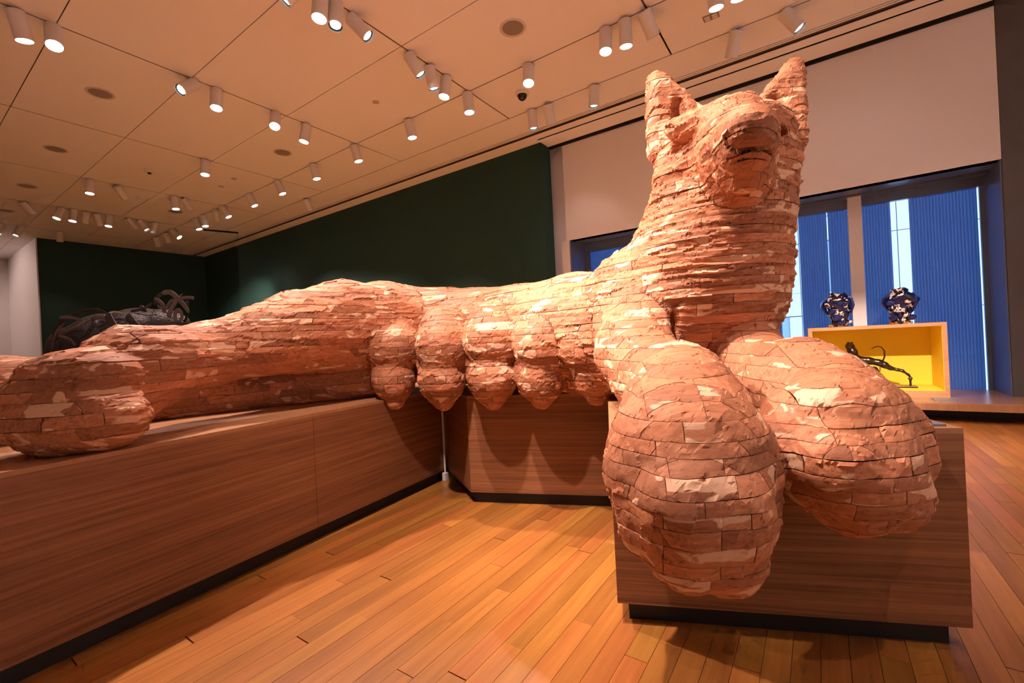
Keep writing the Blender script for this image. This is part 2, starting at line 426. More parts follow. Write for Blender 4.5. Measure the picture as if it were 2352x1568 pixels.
tag(tx.build('text_lines', MTXT, tpo), 'rows of white lettering')

# ------------------------------------------------------------------ signed-distance mesher (marching tetrahedra)
class SDF:
    def __init__(s): s.p = []
    def cone(s, reg, a, ra, b, rb, k=.06): s.p.append(('c', reg, np.array(a, float), ra, np.array(b, float), rb, k))
    def chain(s, reg, pts, k=.06):
        for (a, ra), (b, rb) in zip(pts[:-1], pts[1:]): s.cone(reg, a, ra, b, rb, k)
    def ell(s, reg, c, r, k=.06, R=None): s.p.append(('e', reg, np.array(c, float), np.array(r, float), R, k))
    def tri(s, reg, A, B, C_, rnd, thick, k=.05): s.p.append(('t', reg, np.array(A), np.array(B), np.array(C_), rnd, thick, k))
    def cut(s, c, r, k=.02, R=None): s.p.append(('x', -1, np.array(c, float), np.array(r, float), R, k))
    def carve_poly(s, poly, z): s.p.append(('p', -1, poly, z))
    def dist(s, pr, P):
        t = pr[0]
        if t == 'c':
            _, _, a, ra, b, rb, k = pr; ab = b - a; q = P - a
            h = np.clip((q @ ab) / max(ab @ ab, 1e-12), 0, 1)
            return np.sqrt(((q - h[:, None] * ab) ** 2).sum(1)) - (ra + (rb - ra) * h)
        if t in 'ex':
            c, r, R = pr[2], pr[3], pr[4]; q = P - c
            if R is not None: q = q @ R
            k0 = np.sqrt(((q / r) ** 2).sum(1)); k1 = np.sqrt(((q / r ** 2) ** 2).sum(1)) + 1e-9
            return k0 * (k0 - 1) / k1
        if t == 't':
            A, B, C_, rnd, th = pr[2:7]
            n = np.cross(B - A, C_ - A); n /= np.linalg.norm(n); q = P - A; hz = q @ n; q = q - hz[:, None] * n
            d2 = np.full(len(P), -1e9)
            d = np.full(len(P), 1e9)
            for U, V, Wp in ((A, B, C_), (B, C_, A), (C_, A, B)):
                e = V - U; w_ = q + A - U; hh = np.clip((w_ @ e) / (e @ e), 0, 1)
                d = np.minimum(d, ((w_ - hh[:, None] * e) ** 2).sum(1))
                nn = np.cross(e, n); nn /= np.linalg.norm(nn)
                if nn @ (Wp - U) > 0: nn = -nn
                d2 = np.maximum(d2, w_ @ nn)
            s2 = np.where(d2 > 0, np.sqrt(d), d2)
            ax = np.abs(hz) - th
            return np.minimum(np.maximum(s2, ax), 0) + np.sqrt(np.maximum(s2, 0) ** 2 + np.maximum(ax, 0) ** 2) - rnd
    def ev(s, P, reg=False):
        D = np.full(len(P), 1e3); best = np.full(len(P), 1e3); rid = np.zeros(len(P), int)
        for pr in s.p:
            if pr[0] == 'p':
                z = P[:, 2] - pr[3]; d = z
                n = len(pr[2])
                for i in range(n):
                    a = np.array(pr[2][i]); e = np.array(pr[2][(i + 1) % n]) - a; nn = np.array((e[1], -e[0])) / np.linalg.norm(e)
                    d = np.maximum(d, (P[:, :2] - a) @ nn)
                D = np.maximum(D, -d); continue
            d = s.dist(pr, P); k = pr[-1]
            if pr[0] == 'x':
                h = np.maximum(k - np.abs(D + d), 0) / k; D = np.maximum(D, -d) + h * h * k * .25; continue
            h = np.maximum(k - np.abs(D - d), 0) / k; D = np.minimum(D, d) - h * h * k * .25
            if reg:
                m_ = d < best; best[m_] = d[m_]; rid[m_] = pr[1]
        return (D, rid) if reg else D
    def bounds(s):
        lo, hi = [], []
        for pr in s.p:
            if pr[0] == 'c': lo += [pr[2] - pr[3], pr[4] - pr[5]]; hi += [pr[2] + pr[3], pr[4] + pr[5]]
            elif pr[0] == 'e': R_ = pr[3].max(); lo.append(pr[2] - R_); hi.append(pr[2] + R_)
            elif pr[0] == 't':
                for q in pr[2:5]: lo.append(q - pr[5] - pr[6]); hi.append(q + pr[5] + pr[6])
        return np.array(lo), np.array(hi)

TETS = [(0, 1, 3, 7), (0, 1, 5, 7), (0, 2, 3, 7), (0, 2, 6, 7), (0, 4, 5, 7), (0, 4, 6, 7)]
def mesh_sdf(S, h, rot=0.0, extra=None):
    """returns V (world), T, and integer grid info; grid axes turned by rot about z"""
    R = np.array([[math.cos(rot), -math.sin(rot), 0], [math.sin(rot), math.cos(rot), 0], [0, 0, 1.0]])   # grid -> world
    lo, hi = S.bounds(); 
    cor = []
    for a, b in zip(lo, hi):
        for i in range(8): cor.append([a[k] if i >> k & 1 else b[k] for k in range(3)])
    cor = np.array(cor) @ R
    B = 8
    g0 = np.floor((cor.min(0) - .03) / (h * B)) * (h * B); nb = np.ceil((cor.max(0) + .03 - g0) / (h * B)).astype(int)
    # coarse cull
    bi = np.stack(np.meshgrid(*[np.arange(k) for k in nb], indexing='ij'), -1).reshape(-1, 3)
    cen = (g0 + (bi + .5) * h * B) @ R.T
    d = S.ev(cen); act = bi[np.abs(d) < h * B * .87 * 1.45 + .01]
    off = np.stack(np.meshgrid(*[np.arange(B + 1)] * 3, indexing='ij'), -1).reshape(-1, 3)
    N = nb * B + 1
    G = np.empty(N, np.float32)
    for c in range(0, len(act), 400):
        ii = (act[c:c + 400, None, :] * B + off[None]).reshape(-1, 3)
        v = S.ev((g0 + ii * h) @ R.T); G[ii[:, 0], ii[:, 1], ii[:, 2]] = v
    off = np.stack(np.meshgrid(*[np.arange(B)] * 3, indexing='ij'), -1).reshape(-1, 3)
    cells = (act[:, None, :] * B + off[None]).reshape(-1, 3)
    co = np.array([[i >> 2 & 1, i >> 1 & 1, i & 1] for i in range(8)])
    gid = np.stack([np.ravel_multi_index((cells + o).T, N) for o in co], 1); Gf = G.ravel()
    val = Gf[gid]; val = np.where(val == 0, 1e-6, val)
    ins = val < 0; mixed = ins.any(1) & ~ins.all(1)
    gid, val, ins = gid[mixed], val[mixed], ins[mixed]
    E0, E1 = [], []
    for t in TETS:
        a = gid[:, t]; s_ = ins[:, t]; cnt = s_.sum(1)
        od = np.argsort(~s_, axis=1, kind='stable'); a = np.take_along_axis(a, od, 1)      # inside corners first
        q = a[cnt == 1]
        E0 += [q[:, [0, 0, 0]]]; E1 += [q[:, [1, 2, 3]]]
        q = a[cnt == 3]
        E0 += [q[:, [0, 1, 2]]]; E1 += [q[:, [3, 3, 3]]]
        q = a[cnt == 2]
        E0 += [q[:, [0, 0, 1]], q[:, [0, 1, 1]]]; E1 += [q[:, [2, 3, 3]], q[:, [2, 3, 2]]]
    E0 = np.concatenate(E0).ravel(); E1 = np.concatenate(E1).ravel()
    tot = int(np.prod(N)); key = np.minimum(E0, E1).astype(np.int64) * tot + np.maximum(E0, E1)
    uk, inv = np.unique(key, return_inverse=True); T = inv.reshape(-1, 3)
    i0 = uk // tot; i1 = uk % tot; v0 = Gf[i0]; v1 = Gf[i1]
    t = np.clip(v0 / (v0 - v1), .06, .94)[:, None]
    A = np.stack(np.unravel_index(i0, N), 1); Bq = np.stack(np.unravel_index(i1, N), 1)
    Vg = A + (Bq - A) * t                      # grid units
    V = (g0 + Vg * h) @ R.T
    # orient by gradient
    n = np.cross(V[T[:, 1]] - V[T[:, 0]], V[T[:, 2]] - V[T[:, 0]]); ar = np.linalg.norm(n, axis=1)
    ok = ar > 1e-10; T, n, ar = T[ok], n[ok], ar[ok]
    dirv = (np.stack(np.unravel_index(E1, N), 1) - np.stack(np.unravel_index(E0, N), 1)).reshape(-1, 3, 3).sum(1)[ok] @ R.T
    fl_ = (n * dirv).sum(1) < 0; T[fl_] = T[fl_][:, ::-1]
    return V, T, Vg + g0 / h, R

def np_mesh(name, V, T, mats, smooth=True, sharp=None, quads=None):
    me = bpy.data.meshes.new(name)
    T = np.asarray(T); nt_ = len(T); me.vertices.add(len(V)); me.vertices.foreach_set('co', np.ascontiguousarray(V, dtype=np.float32).ravel())
    me.loops.add(nt_ * 3); me.loops.foreach_set('vertex_index', np.ascontiguousarray(T, dtype=np.int32).ravel())
    me.polygons.add(nt_); me.polygons.foreach_set('loop_start', np.arange(0, nt_ * 3, 3, dtype=np.int32))
    for m_ in mats: me.materials.append(m_)
    me.polygons.foreach_set('use_smooth', np.full(nt_, smooth))
    me.update(calc_edges=True)
    if sharp: me.set_sharp_from_angle(angle=math.radians(sharp))
    return me

def hash3(c, seed=0):
    c = c.astype(np.int64); h_ = (c[..., 0] * 73856093) ^ (c[..., 1] * 19349663) ^ (c[..., 2] * 83492791) ^ (seed * 2654435761)
    h_ = (h_ ^ (h_ >> 13)) * 1274126177 & 0x7fffffff; h_ = (h_ ^ (h_ >> 11)) * 668265263 & 0x7fffffff
    return (h_ & 0xffffff) / float(0x1000000)
def worley(Q, seed=0):
    c0 = np.floor(Q); best = np.full(len(Q), 1e9); sec = np.full(len(Q), 1e9); bid = np.zeros((len(Q), 3)); bv = np.zeros((len(Q), 3))
    for dx in (-1, 0, 1):
        for dy in (-1, 0, 1):
            for dz in (-1, 0, 1):
                c = c0 + (dx, dy, dz); j = np.stack([hash3(c, seed + k) for k in range(3)], 1)
                v = Q - (c + .1 + .8 * j); d = (v ** 2).sum(1); m_ = d < best
                sec = np.where(m_, best, np.minimum(sec, d)); best = np.where(m_, d, best); bid[m_] = c[m_]; bv[m_] = v[m_]
    return best, sec, bid, bv
def vnoise(Q, seed=0):
    c = np.floor(Q); f = Q - c; f = f * f * (3 - 2 * f); o = 0
    for dx in (0, 1):
        for dy in (0, 1):
            for dz in (0, 1):
                w_ = (f[:, 0] if dx else 1 - f[:, 0]) * (f[:, 1] if dy else 1 - f[:, 1]) * (f[:, 2] if dz else 1 - f[:, 2])
                o = o + w_ * hash3(c + (dx, dy, dz), seed)
    return o * 2 - 1

# ------------------------------------------------------------------ the wooden wolf
#WOLF_BEGIN
S = SDF()
def C(px, py, d): return ond(px, py, d)
CF = np.array([RV, FV, ZV]).T
TOR, NECK, HEAD, EARL, EARR, FLL, FLR, HU, HL, TE = range(10)
# torso
S.chain(TOR, [(C(1440, 770, 2.75), .37), (C(1330, 765, 3.05), .395), (C(1200, 772, 3.45), .385), (C(1020, 772, 3.85), .40), (C(880, 760, 3.95), .42), (C(800, 790, 3.75), .36)], .08)
# chest and neck
S.chain(NECK, [(C(1475, 690, 2.66), .33), (C(1540, 710, 2.58), .36), (C(1615, 640, 2.5), .395), (C(1630, 560, 2.44), .368), (C(1650, 480, 2.40), .338), (C(1660, 410, 2.38), .31)], .09)
S.cone(NECK, C(1690, 690, 2.42), .235, C(1680, 600, 2.4), .245, .10)
# head: skull, muzzle, jaw, cheeks, brows
S.ell(HEAD, C(1675, 368, 2.33), (.315, .28, .262), .07, CF)
S.chain(HEAD, [(C(1668, 300, 2.22), .155), (C(1690, 292, 1.98), .125), (C(1714, 296, 1.72), .086)], .05)
S.chain(HEAD, [(C(1672, 350, 2.20), .200), (C(1692, 342, 1.98), .160), (C(1712, 330, 1.80), .115)], .05)
S.chain(HEAD, [(C(1672, 425, 2.26), .185), (C(1694, 400, 2.08), .145), (C(1706, 375, 1.92), .105)], .04)
S.cone(HEAD, C(1712, 300, 1.77), .095, C(1706, 385, 1.90), .108, .03)
S.cone(HEAD, C(1560, 385, 2.30), .125, C(1562, 440, 2.32), .13, .06)
S.cone(HEAD, C(1785, 375, 2.25), .10, C(1778, 430, 2.28), .10, .06)
S.cone(HEAD, C(1553, 296, 2.18), .055, C(1622, 276, 2.06), .065, .04)
S.cone(HEAD, C(1800, 285, 2.22), .055, C(1760, 262, 2.12), .06, .06)
S.tri(EARL, C(1507, 192, 2.46), C(1508, 345, 2.36), C(1596, 272, 2.38), .050, .020, .035)
S.tri(EARR, C(1819, 165, 2.44), C(1824, 335, 2.32), C(1742, 262, 2.38), .054, .020, .035)
# forelegs
S.chain(FLL, [(C(1470, 740, 2.55), .28), (C(1458, 805, 2.30), .195), (C(1505, 872, 2.05), .18), (C(1560, 902, 1.86), .20), (C(1571, 955, 1.70), .222), (C(1578, 1040, 1.52), .25)], .06)
S.cone(FLL, C(1580, 1060, 1.48), .255, C(1590, 1150, 1.40), .225, .06)
S.cone(FLL, C(1470, 1090, 1.45), .115, C(1488, 1205, 1.42), .098, .03)
S.cone(FLL, C(1568, 1150, 1.30), .135, C(1576, 1262, 1.33), .118, .03)
S.cone(FLL, C(1660, 1150, 1.32), .135, C(1662, 1274, 1.35), .118, .03)
S.cone(FLL, C(1714, 1090, 1.45), .11, C(1724, 1205, 1.45), .084, .03)
S.chain(FLR, [(C(1690, 790, 2.40), .20), (C(1765, 865, 2.10), .165), (C(1833, 890, 1.90), .205), (C(1885, 938, 1.75), .218), (C(1935, 1000, 1.60), .235)], .06)
S.cone(FLR, C(1900, 1010, 1.56), .22, C(1950, 1090, 1.46), .18, .05)
S.cone(FLR, C(2038, 1000, 1.52), .115, C(2072, 1055, 1.48), .096, .03)
S.cone(FLR, C(2005, 1050, 1.43), .125, C(2042, 1140, 1.42), .108, .03)
S.cone(FLR, C(1915, 1060, 1.41), .13, C(1958, 1138, 1.42), .112, .03)
S.cone(FLR, C(1800, 1030, 1.52), .11, C(1850, 1098, 1.48), .085, .03)
# hind legs
S.chain(HU, [(C(935, 748, 3.72), .29), (C(790, 752, 3.42), .355), (C(680, 764, 3.05), .275), (C(610, 780, 2.86), .220), (C(480, 812, 2.62), .178), (C(390, 832, 2.38), .185), (C(310, 850, 2.22), .218), (C(230, 876, 2.06), .172)], .05)
S.ell(HU, C(185, 866, 1.98), (.25, .17, .125), .03, CF)
S.ell(HU, C(178, 962, 1.92), (.285, .19, .165), .02, CF)
S.ell(HU, C(90, 905, 1.92), (.14, .14, .085), .02, CF)
S.cone(HU, C(300, 880, 2.15), .17, C(240, 960, 1.98), .15, .04)
S.chain(HL, [(C(870, 846, 3.66), .285), (C(700, 860, 3.42), .255), (C(520, 882, 3.14), .230), (C(330, 905, 2.82), .215), (C(120, 918, 2.42), .225), (C(-20, 925, 2.28), .235), (C(-130, 935, 2.18), .23)], .06)
# teats
tu = [(908, 796, 3.33, .190), (1020, 792, 3.17, .200), (1131, 782, 3.03, .192), (1247, 786, 2.86, .195), (1347, 788, 2.70, .165)]
tl_ = [(905, 870, 3.30, .165), (1016, 870, 3.14, .175), (1130, 866, 3.00, .178), (1242, 864, 2.87, .172), (1366, 858, 2.72, .150)]
for i, (x, y, d, r) in enumerate(tu):
    S.cone(TE + i, C(x, y - 30, d + .16), r * .95, C(x, y + 8, d), r, .05)
    S.cone(TE + i, C(x, y + 8, d), r * .9, C(x + 4, y + 50, d - .03), r * .55, .03)
for i, (x, y, d, r) in enumerate(tl_):
    S.cone(TE + 5 + i, C(x, y - 30, d + .14), r * 1.05, C(x, y + 4, d), r * .95, .035)
    S.cone(TE + 5 + i, C(x, y + 4, d), r * .9, C(x + 3, y + 50, d - .03), r * .42, .03)
# eyes, mouth, inner ears, crevice between the forelegs
S.cut(C(1570, 324, 2.10), (.046, .14, .027), .012, CF)
S.cut(C(1793, 300, 2.08), (.040, .14, .030), .012, CF)
S.cut(C(1735, 348, 1.72), (.12, .07, .007), .008, CF)
S.cut(C(1562, 248, 2.31), (.045, .08, .090), .015, CF)
S.cut(C(1788, 238, 2.29), (.050, .08, .100), .015, CF)
S.cut(C(1566, 745, 2.12), (.022, .16, .13), .03, CF)
for P_ in (P1, P2, P3): S.carve_poly(P_, PH + .002)
#WOLF_END

def build_wolf(S, h=.0135):
    rot = math.radians(22.4)
    V, T, Vg, R = mesh_sdf(S, h, rot)
    fn = np.cross(V[T[:, 1]] - V[T[:, 0]], V[T[:, 2]] - V[T[:, 0]])
    VN = np.zeros_like(V)
    for k in range(3): np.add.at(VN, T[:, k], fn)
    VN /= np.linalg.norm(VN, axis=1)[:, None] + 1e-12
    c = V[T].mean(1); cg = Vg[T].mean(1); _, vreg = S.ev(V, True); reg = vreg[T[:, 0]]
    nreg = reg.max() + 1
    # layers: 3..5 cells thick
    r_ = np.random.RandomState(5); zmin = int(math.floor(cg[:, 2].min())) - 1; zmax = int(math.ceil(cg[:, 2].max())) + 1
    bz = [zmin]
    while bz[-1] < zmax: bz.append(bz[-1] + r_.choice([3, 3, 4, 4, 4]))
    bz = np.array(bz); lay = np.searchsorted(bz, cg[:, 2], 'right') - 1
    alongv = (reg == HU) | (reg == HL)
    sg = np.where(alongv, cg[:, 1], cg[:, 0]); xg = np.where(alongv, cg[:, 0], cg[:, 1])
    mean = np.full(nreg, .24); mean[TOR] = .62; mean[NECK] = .62; mean[HEAD] = .42; mean[EARL] = mean[EARR] = .3; mean[FLL] = mean[FLR] = .215; mean[HU] = .55; mean[HL] = .45
    wid = np.full(nreg, .22); wid[TOR] = .40; wid[NECK] = .45; wid[HEAD] = .40; wid[FLL] = wid[FLR] = .17; wid[HU] = wid[HL] = .26
    seg = np.zeros(len(T), int); cro = np.zeros(len(T), int)
    for q in range(nreg):
        for l in np.unique(lay[reg == q]):
            m_ = (reg == q) & (lay == l); a, b = sg[m_].min(), sg[m_].max(); L_ = mean[q] / h
            cuts = []; t = a + L_ * r_.uniform(.15, 1.0)
            while t < b: cuts.append(round(t)); t += L_ * r_.uniform(.55, 1.5)
            seg[m_] = np.searchsorted(np.array(cuts), sg[m_]) if cuts else 0
            cro[m_] = np.floor((xg[m_] + round(r_.uniform(0, wid[q] / h))) / round(wid[q] / h)).astype(int)
    key = ((reg.astype(np.int64) * 500 + lay) * 400 + seg) * 400 + (cro - cro.min())
    uk, pid = np.unique(key, return_inverse=True); npk = len(uk)
    preg = (uk // (500 * 400 * 400)).astype(int); play = ((uk // (400 * 400)) % 500).astype(int)
    # plank vertices
    NV = len(V); ck = pid[:, None] * np.int64(NV) + T
    ukv, inv = np.unique(ck, return_inverse=True); PT = inv.reshape(-1, 3); vid = ukv % NV; vp = (ukv // NV).astype(int)
    P = V[vid].copy(); Nn = VN[vid]; G = Vg[vid] * h
    prand = r_.rand(npk); prand2 = r_.rand(npk)
    av = (preg == HU) | (preg == HL); sA = np.where(av[vp], G[:, 1], G[:, 0]); xA = np.where(av[vp], G[:, 0], G[:, 1])
    rough = np.full(nreg, .6); rough[NECK] = .95; rough[HEAD] = .9; rough[EARL] = rough[EARR] = .9; rough[TOR] = .8; rough[HU] = .8; rough[HL] = .6; rough[FLL] = rough[FLR] = .62
    # rough is blended over region borders with a slow noise-free field: use the region of the vertex' plank
    rg = rough[preg[vp]]
    # chisel cells: long and flat on neck and body, rounder on the paws
    cs = np.full((nreg, 3), (.10, .08, .05)); cs[NECK] = (.26, .16, .030); cs[HEAD] = (.16, .12, .036); cs[TOR] = (.24, .12, .036); cs[HU] = cs[HL] = (.22, .12, .040); cs[FLL] = cs[FLR] = (.10, .10, .075)
    cv = cs[preg[vp]]
    b1, s1, id1, v1 = worley(np.stack([sA, xA, G[:, 2]], 1) / cv, 3)
    tilt = np.stack([hash3(id1, 40 + k) - .5 for k in range(3)], 1)
    disp = rg * (.008 * b1 + .0100 * (tilt * v1).sum(1) * 2 - .004)
    b2, s2, id2, v2 = worley(np.stack([sA, xA, G[:, 2]], 1) / (cv * np.array((.38, .42, .55))), 9)
    tilt2 = np.stack([hash3(id2, 60 + k) - .5 for k in range(3)], 1)
    disp += rg * (.0028 * b2 + .0045 * (tilt2 * v2).sum(1) * 2)
    strata = vnoise(np.stack([play[vp] * 7.3, sA * 2.6, xA * 2.6], 1), 11)
    up = np.abs(Nn[:, 2]); disp += strata * (.003 + .010 * np.clip(rg - .6, 0, 1)) * (1 - .6 * up)
    disp += (prand2[vp] - .5) * (.002 + .003 * np.clip(rg - .5, 0, 1))
    # boundary
    ed = np.concatenate([PT[:, [0, 1]], PT[:, [1, 2]], PT[:, [2, 0]]]); es = np.sort(ed, 1)
    ek = es[:, 0].astype(np.int64) * len(P) + es[:, 1]; ue, first, cnt = np.unique(ek, return_index=True, return_counts=True)
    bd = ed[first[cnt == 1]]
    isb = np.zeros(len(P), bool); isb[bd.ravel()] = True
    cenp = np.zeros((npk, 3)); np.add.at(cenp, vp, P); cenp /= np.bincount(vp, minlength=npk)[:, None]
    gapn = vnoise(np.stack([play[vp] * 3.1, sA * 6, xA * 6], 1), 21)
    gap = .0010 + .0045 * np.clip(gapn - .35, 0, 1)
    dirc = cenp[vp] - P; dirc[:, :2] *= .35; dirc -= Nn * (dirc * Nn).sum(1)[:, None]; dirc /= np.linalg.norm(dirc, axis=1)[:, None] + 1e-9
    bedge = hash3(np.stack([vid, vid * 3 + 1, vid * 7], 1), 5)
    P = P + Nn * disp[:, None]
    P[isb] += (dirc * gap[:, None])[isb] - (Nn * (.0006 + .0016 * bedge ** 2)[:, None])[isb]
    # keep out of the plinths
    inp = np.zeros(len(P), bool)
    for pl in (P1, P2, P3):
        d_ = np.full(len(P), -1e9)
        for i in range(len(pl)):
            a = np.array(pl[i]); e = np.array(pl[(i + 1) % len(pl)]) - a; nn = np.array((e[1], -e[0])) / np.linalg.norm(e); d_ = np.maximum(d_, (P[:, :2] - a) @ nn)
        zz = P[:, 2] - (PH + .0015); m_ = (d_ < 0) & (zz < 0) & (zz > -.04); P[m_, 2] = PH + .0015
    # walls of each plank
    n0 = len(P); bu = np.unique(bd.ravel()); low = np.full(n0, -1); low[bu] = n0 + np.arange(len(bu))
    Pl = P[bu] - Nn[bu] * .026
    Pall = np.concatenate([P, Pl]); vpa = np.concatenate([vp, vp[bu]])
    a, b = bd[:, 0], bd[:, 1]
    Wt = np.concatenate([np.stack([b, a, low[a]], 1), np.stack([b, low[a], low[b]], 1)])
    Tall = np.concatenate([PT, Wt]); tp = vpa[Tall[:, 0]]
    # attributes: plank random and plank coordinates (grain along x)
    o3 = np.stack([prand * 91.7, prand2 * 57.3, prand * 33.1 + prand2 * 17], 1)
    co = np.stack([sA, xA, G[:, 2]], 1) + o3[vp]; coa = np.concatenate([co, co[bu]]); pra = prand[vpa]
    # planks that show largest
    cpx, cpy, cf = proj(c); ix = (cpx / 6).astype(int); iy = (cpy / 6).astype(int); ok = (ix >= 0) & (ix < 392) & (iy >= 0) & (iy < 262)
    facing = ((OV - c) * fn).sum(1) > 0; ok &= facing
    zb = np.full((262, 392), 1e9); np.minimum.at(zb, (iy[ok], ix[ok]), cf[ok])
    vis = ok.copy(); vis[ok] = cf[ok] < zb[iy[ok], ix[ok]] + .10
    ar = np.linalg.norm(fn, axis=1) / 2; view = (OV - c); vd = np.linalg.norm(view, axis=1)
    pa = ar * np.clip((fn * view).sum(1) / (np.linalg.norm(fn, axis=1) * vd + 1e-12), 0, 1) / vd ** 2
    score = np.zeros(npk); np.add.at(score, pid[vis], pa[vis])
    big = np.argsort(-score)[:298]; isbig = np.zeros(npk, bool); isbig[big] = True
    base = np.array((-1.3, 2.6, 0.0))
    root = empty('wolf_sculpture', tuple(base))
    tag(root, 'giant carved wolf of stacked cedar planks sprawled over three oak plinths', 'sculpture')
    names = {TOR: 'torso', NECK: 'neck', HEAD: 'head', EARL: 'ear', EARR: 'ear', FLL: 'foreleg', FLR: 'foreleg', HU: 'hind_leg', HL: 'hind_leg'}
    parts = {}
    for q in range(nreg):
        f_ = T[reg == q]
        if not len(f_): continue
        u, iv = np.unique(f_, return_inverse=True)
        me = np_mesh(names.get(q, 'teat'), V[u] - VN[u] * .022 - base, iv.reshape(-1, 3), [MCORE])
        parts[q] = link(names.get(q, 'teat'), me, root)
    def emit(sel_faces, name, parent):
        f_ = Tall[sel_faces]; u, iv = np.unique(f_, return_inverse=True)
        me = np_mesh(name, Pall[u] - base, iv.reshape(-1, 3), [MCEDAR], True, 24)
        at = me.attributes.new('pr', 'FLOAT', 'POINT'); at.data.foreach_set('value', pra[u].astype(np.float32))
        at = me.attributes.new('pco', 'FLOAT_VECTOR', 'POINT'); at.data.foreach_set('vector', coa[u].astype(np.float32).ravel())
        return link(name, me, parent)
    order = np.argsort(tp, kind='stable'); st = np.searchsorted(tp[order], np.arange(npk + 1))
    extra_f = []
    for p_ in big:
        fi = order[st[p_]:st[p_ + 1]]; u, iv = np.unique(Tall[fi], return_inverse=True); iv = iv.reshape(-1, 3); lb = np.arange(len(u))
        while True:
            mn = lb[iv].min(1); l2 = lb.copy()
            for k in range(3): np.minimum.at(l2, iv[:, k], mn)
            l2 = l2[l2]
            if (l2 == lb).all(): break
            lb = l2
        fl2 = lb[iv[:, 0]]; ids, ct = np.unique(fl2, return_counts=True); keep = fl2 == ids[ct.argmax()]
        if not keep.all(): extra_f.append(fi[~keep])
        emit(fi[keep], 'plank', parts[preg[p_]])
    rest_ = emit(np.concatenate([np.nonzero(~isbig[tp])[0]] + extra_f), 'plank_remainder', root); tag(rest_, kind='stuff')
    print('wolf tris', len(Tall), 'planks', npk, 'big score share', score[big].sum() / score.sum())
    return root

# cedar: heartwood with pale sapwood corners
m, nt, N, L, b = newmat('carved_cedar')
at = N.new('ShaderNodeAttribute'); at.attribute_name = 'pco'; ap = N.new('ShaderNodeAttribute'); ap.attribute_name = 'pr'
mp = N.new('ShaderNodeMapping'); mp.inputs['Scale'].default_value = (3.5, 55, 55); L.new(at.outputs['Vector'], mp.inputs['Vector'])
n1 = N.new('ShaderNodeTexNoise'); n1.inputs['Scale'].default_value = 1.0; n1.inputs['Detail'].default_value = 4; n1.inputs['Roughness'].default_value = .6; n1.inputs['Distortion'].default_value = .8; L.new(mp.outputs[0], n1.inputs['Vector'])
r1 = ramp(N, [(.28, (.33, .125, .058)), (.5, (.46, .190, .095)), (.75, (.55, .252, .135))]); L.new(n1.outputs['Fac'], r1.inputs[0])
# per plank shade
hs = N.new('ShaderNodeHueSaturation'); mr = N.new('ShaderNodeMapRange'); mr.inputs[3].default_value = .70; mr.inputs[4].default_value = 1.22; L.new(ap.outputs['Fac'], mr.inputs[0]); L.new(mr.outputs[0], hs.inputs['Value']); L.new(r1.outputs[0], hs.inputs['Color'])
# sapwood: large blobs with crisp border
mp2 = N.new('ShaderNodeMapping'); mp2.inputs['Scale'].default_value = (3.0, 8, 12); L.new(at.outputs['Vector'], mp2.inputs['Vector'])
n2 = N.new('ShaderNodeTexNoise'); n2.inputs['Scale'].default_value = 1.0; n2.inputs['Detail'].default_value = 2.0; n2.inputs['Distortion'].default_value = .6; L.new(mp2.outputs[0], n2.inputs['Vector'])
pm = N.new('ShaderNodeMath'); pm.operation = 'MULTIPLY'; pm.inputs[1].default_value = 13.7; L.new(ap.outputs['Fac'], pm.inputs[0])
pf = N.new('ShaderNodeMath'); pf.operation = 'FRACT'; L.new(pm.outputs[0], pf.inputs[0])
pw = N.new('ShaderNodeMath'); pw.operation = 'POWER'; pw.inputs[1].default_value = 3.0; L.new(pf.outputs[0], pw.inputs[0])
ad = N.new('ShaderNodeMath'); ad.operation = 'MULTIPLY_ADD'; ad.inputs[1].default_value = .19; L.new(pw.outputs[0], ad.inputs[0]); L.new(n2.outputs['Fac'], ad.inputs[2])
th_ = N.new('ShaderNodeMapRange'); th_.inputs[1].default_value = .665; th_.inputs[2].default_value = .685; L.new(ad.outputs[0], th_.inputs[0])
mc = N.new('ShaderNodeMix'); mc.data_type = 'RGBA'; L.new(th_.outputs[0], mc.inputs[0]); L.new(hs.outputs[0], mc.inputs[6]); mc.inputs[7].default_value = (.72, .46, .30, 1)
# cheap saw-marks
n3 = N.new('ShaderNodeTexNoise'); n3.inputs['Scale'].default_value = 260; n3.inputs['Detail'].default_value = 1.5; L.new(at.outputs['Vector'], n3.inputs['Vector'])
L.new(mc.outputs[2], b.inputs['Base Color']); b.inputs['Roughness'].default_value = .62; b.inputs['Specular IOR Level'].default_value = .3
ab = N.new('ShaderNodeMath'); ab.operation = 'ADD'; L.new(n1.outputs['Fac'], ab.inputs[0]); L.new(n3.outputs['Fac'], ab.inputs[1])
bp = N.new('ShaderNodeBump'); bp.inputs['Strength'].default_value = .22; bp.inputs['Distance'].default_value = .004; L.new(ab.outputs[0], bp.inputs['Height']); L.new(bp.outputs[0], b.inputs['Normal'])
MCEDAR = m
MCORE = mat('cedar_core', (.07, .025, .012), .9)
build_wolf(S)

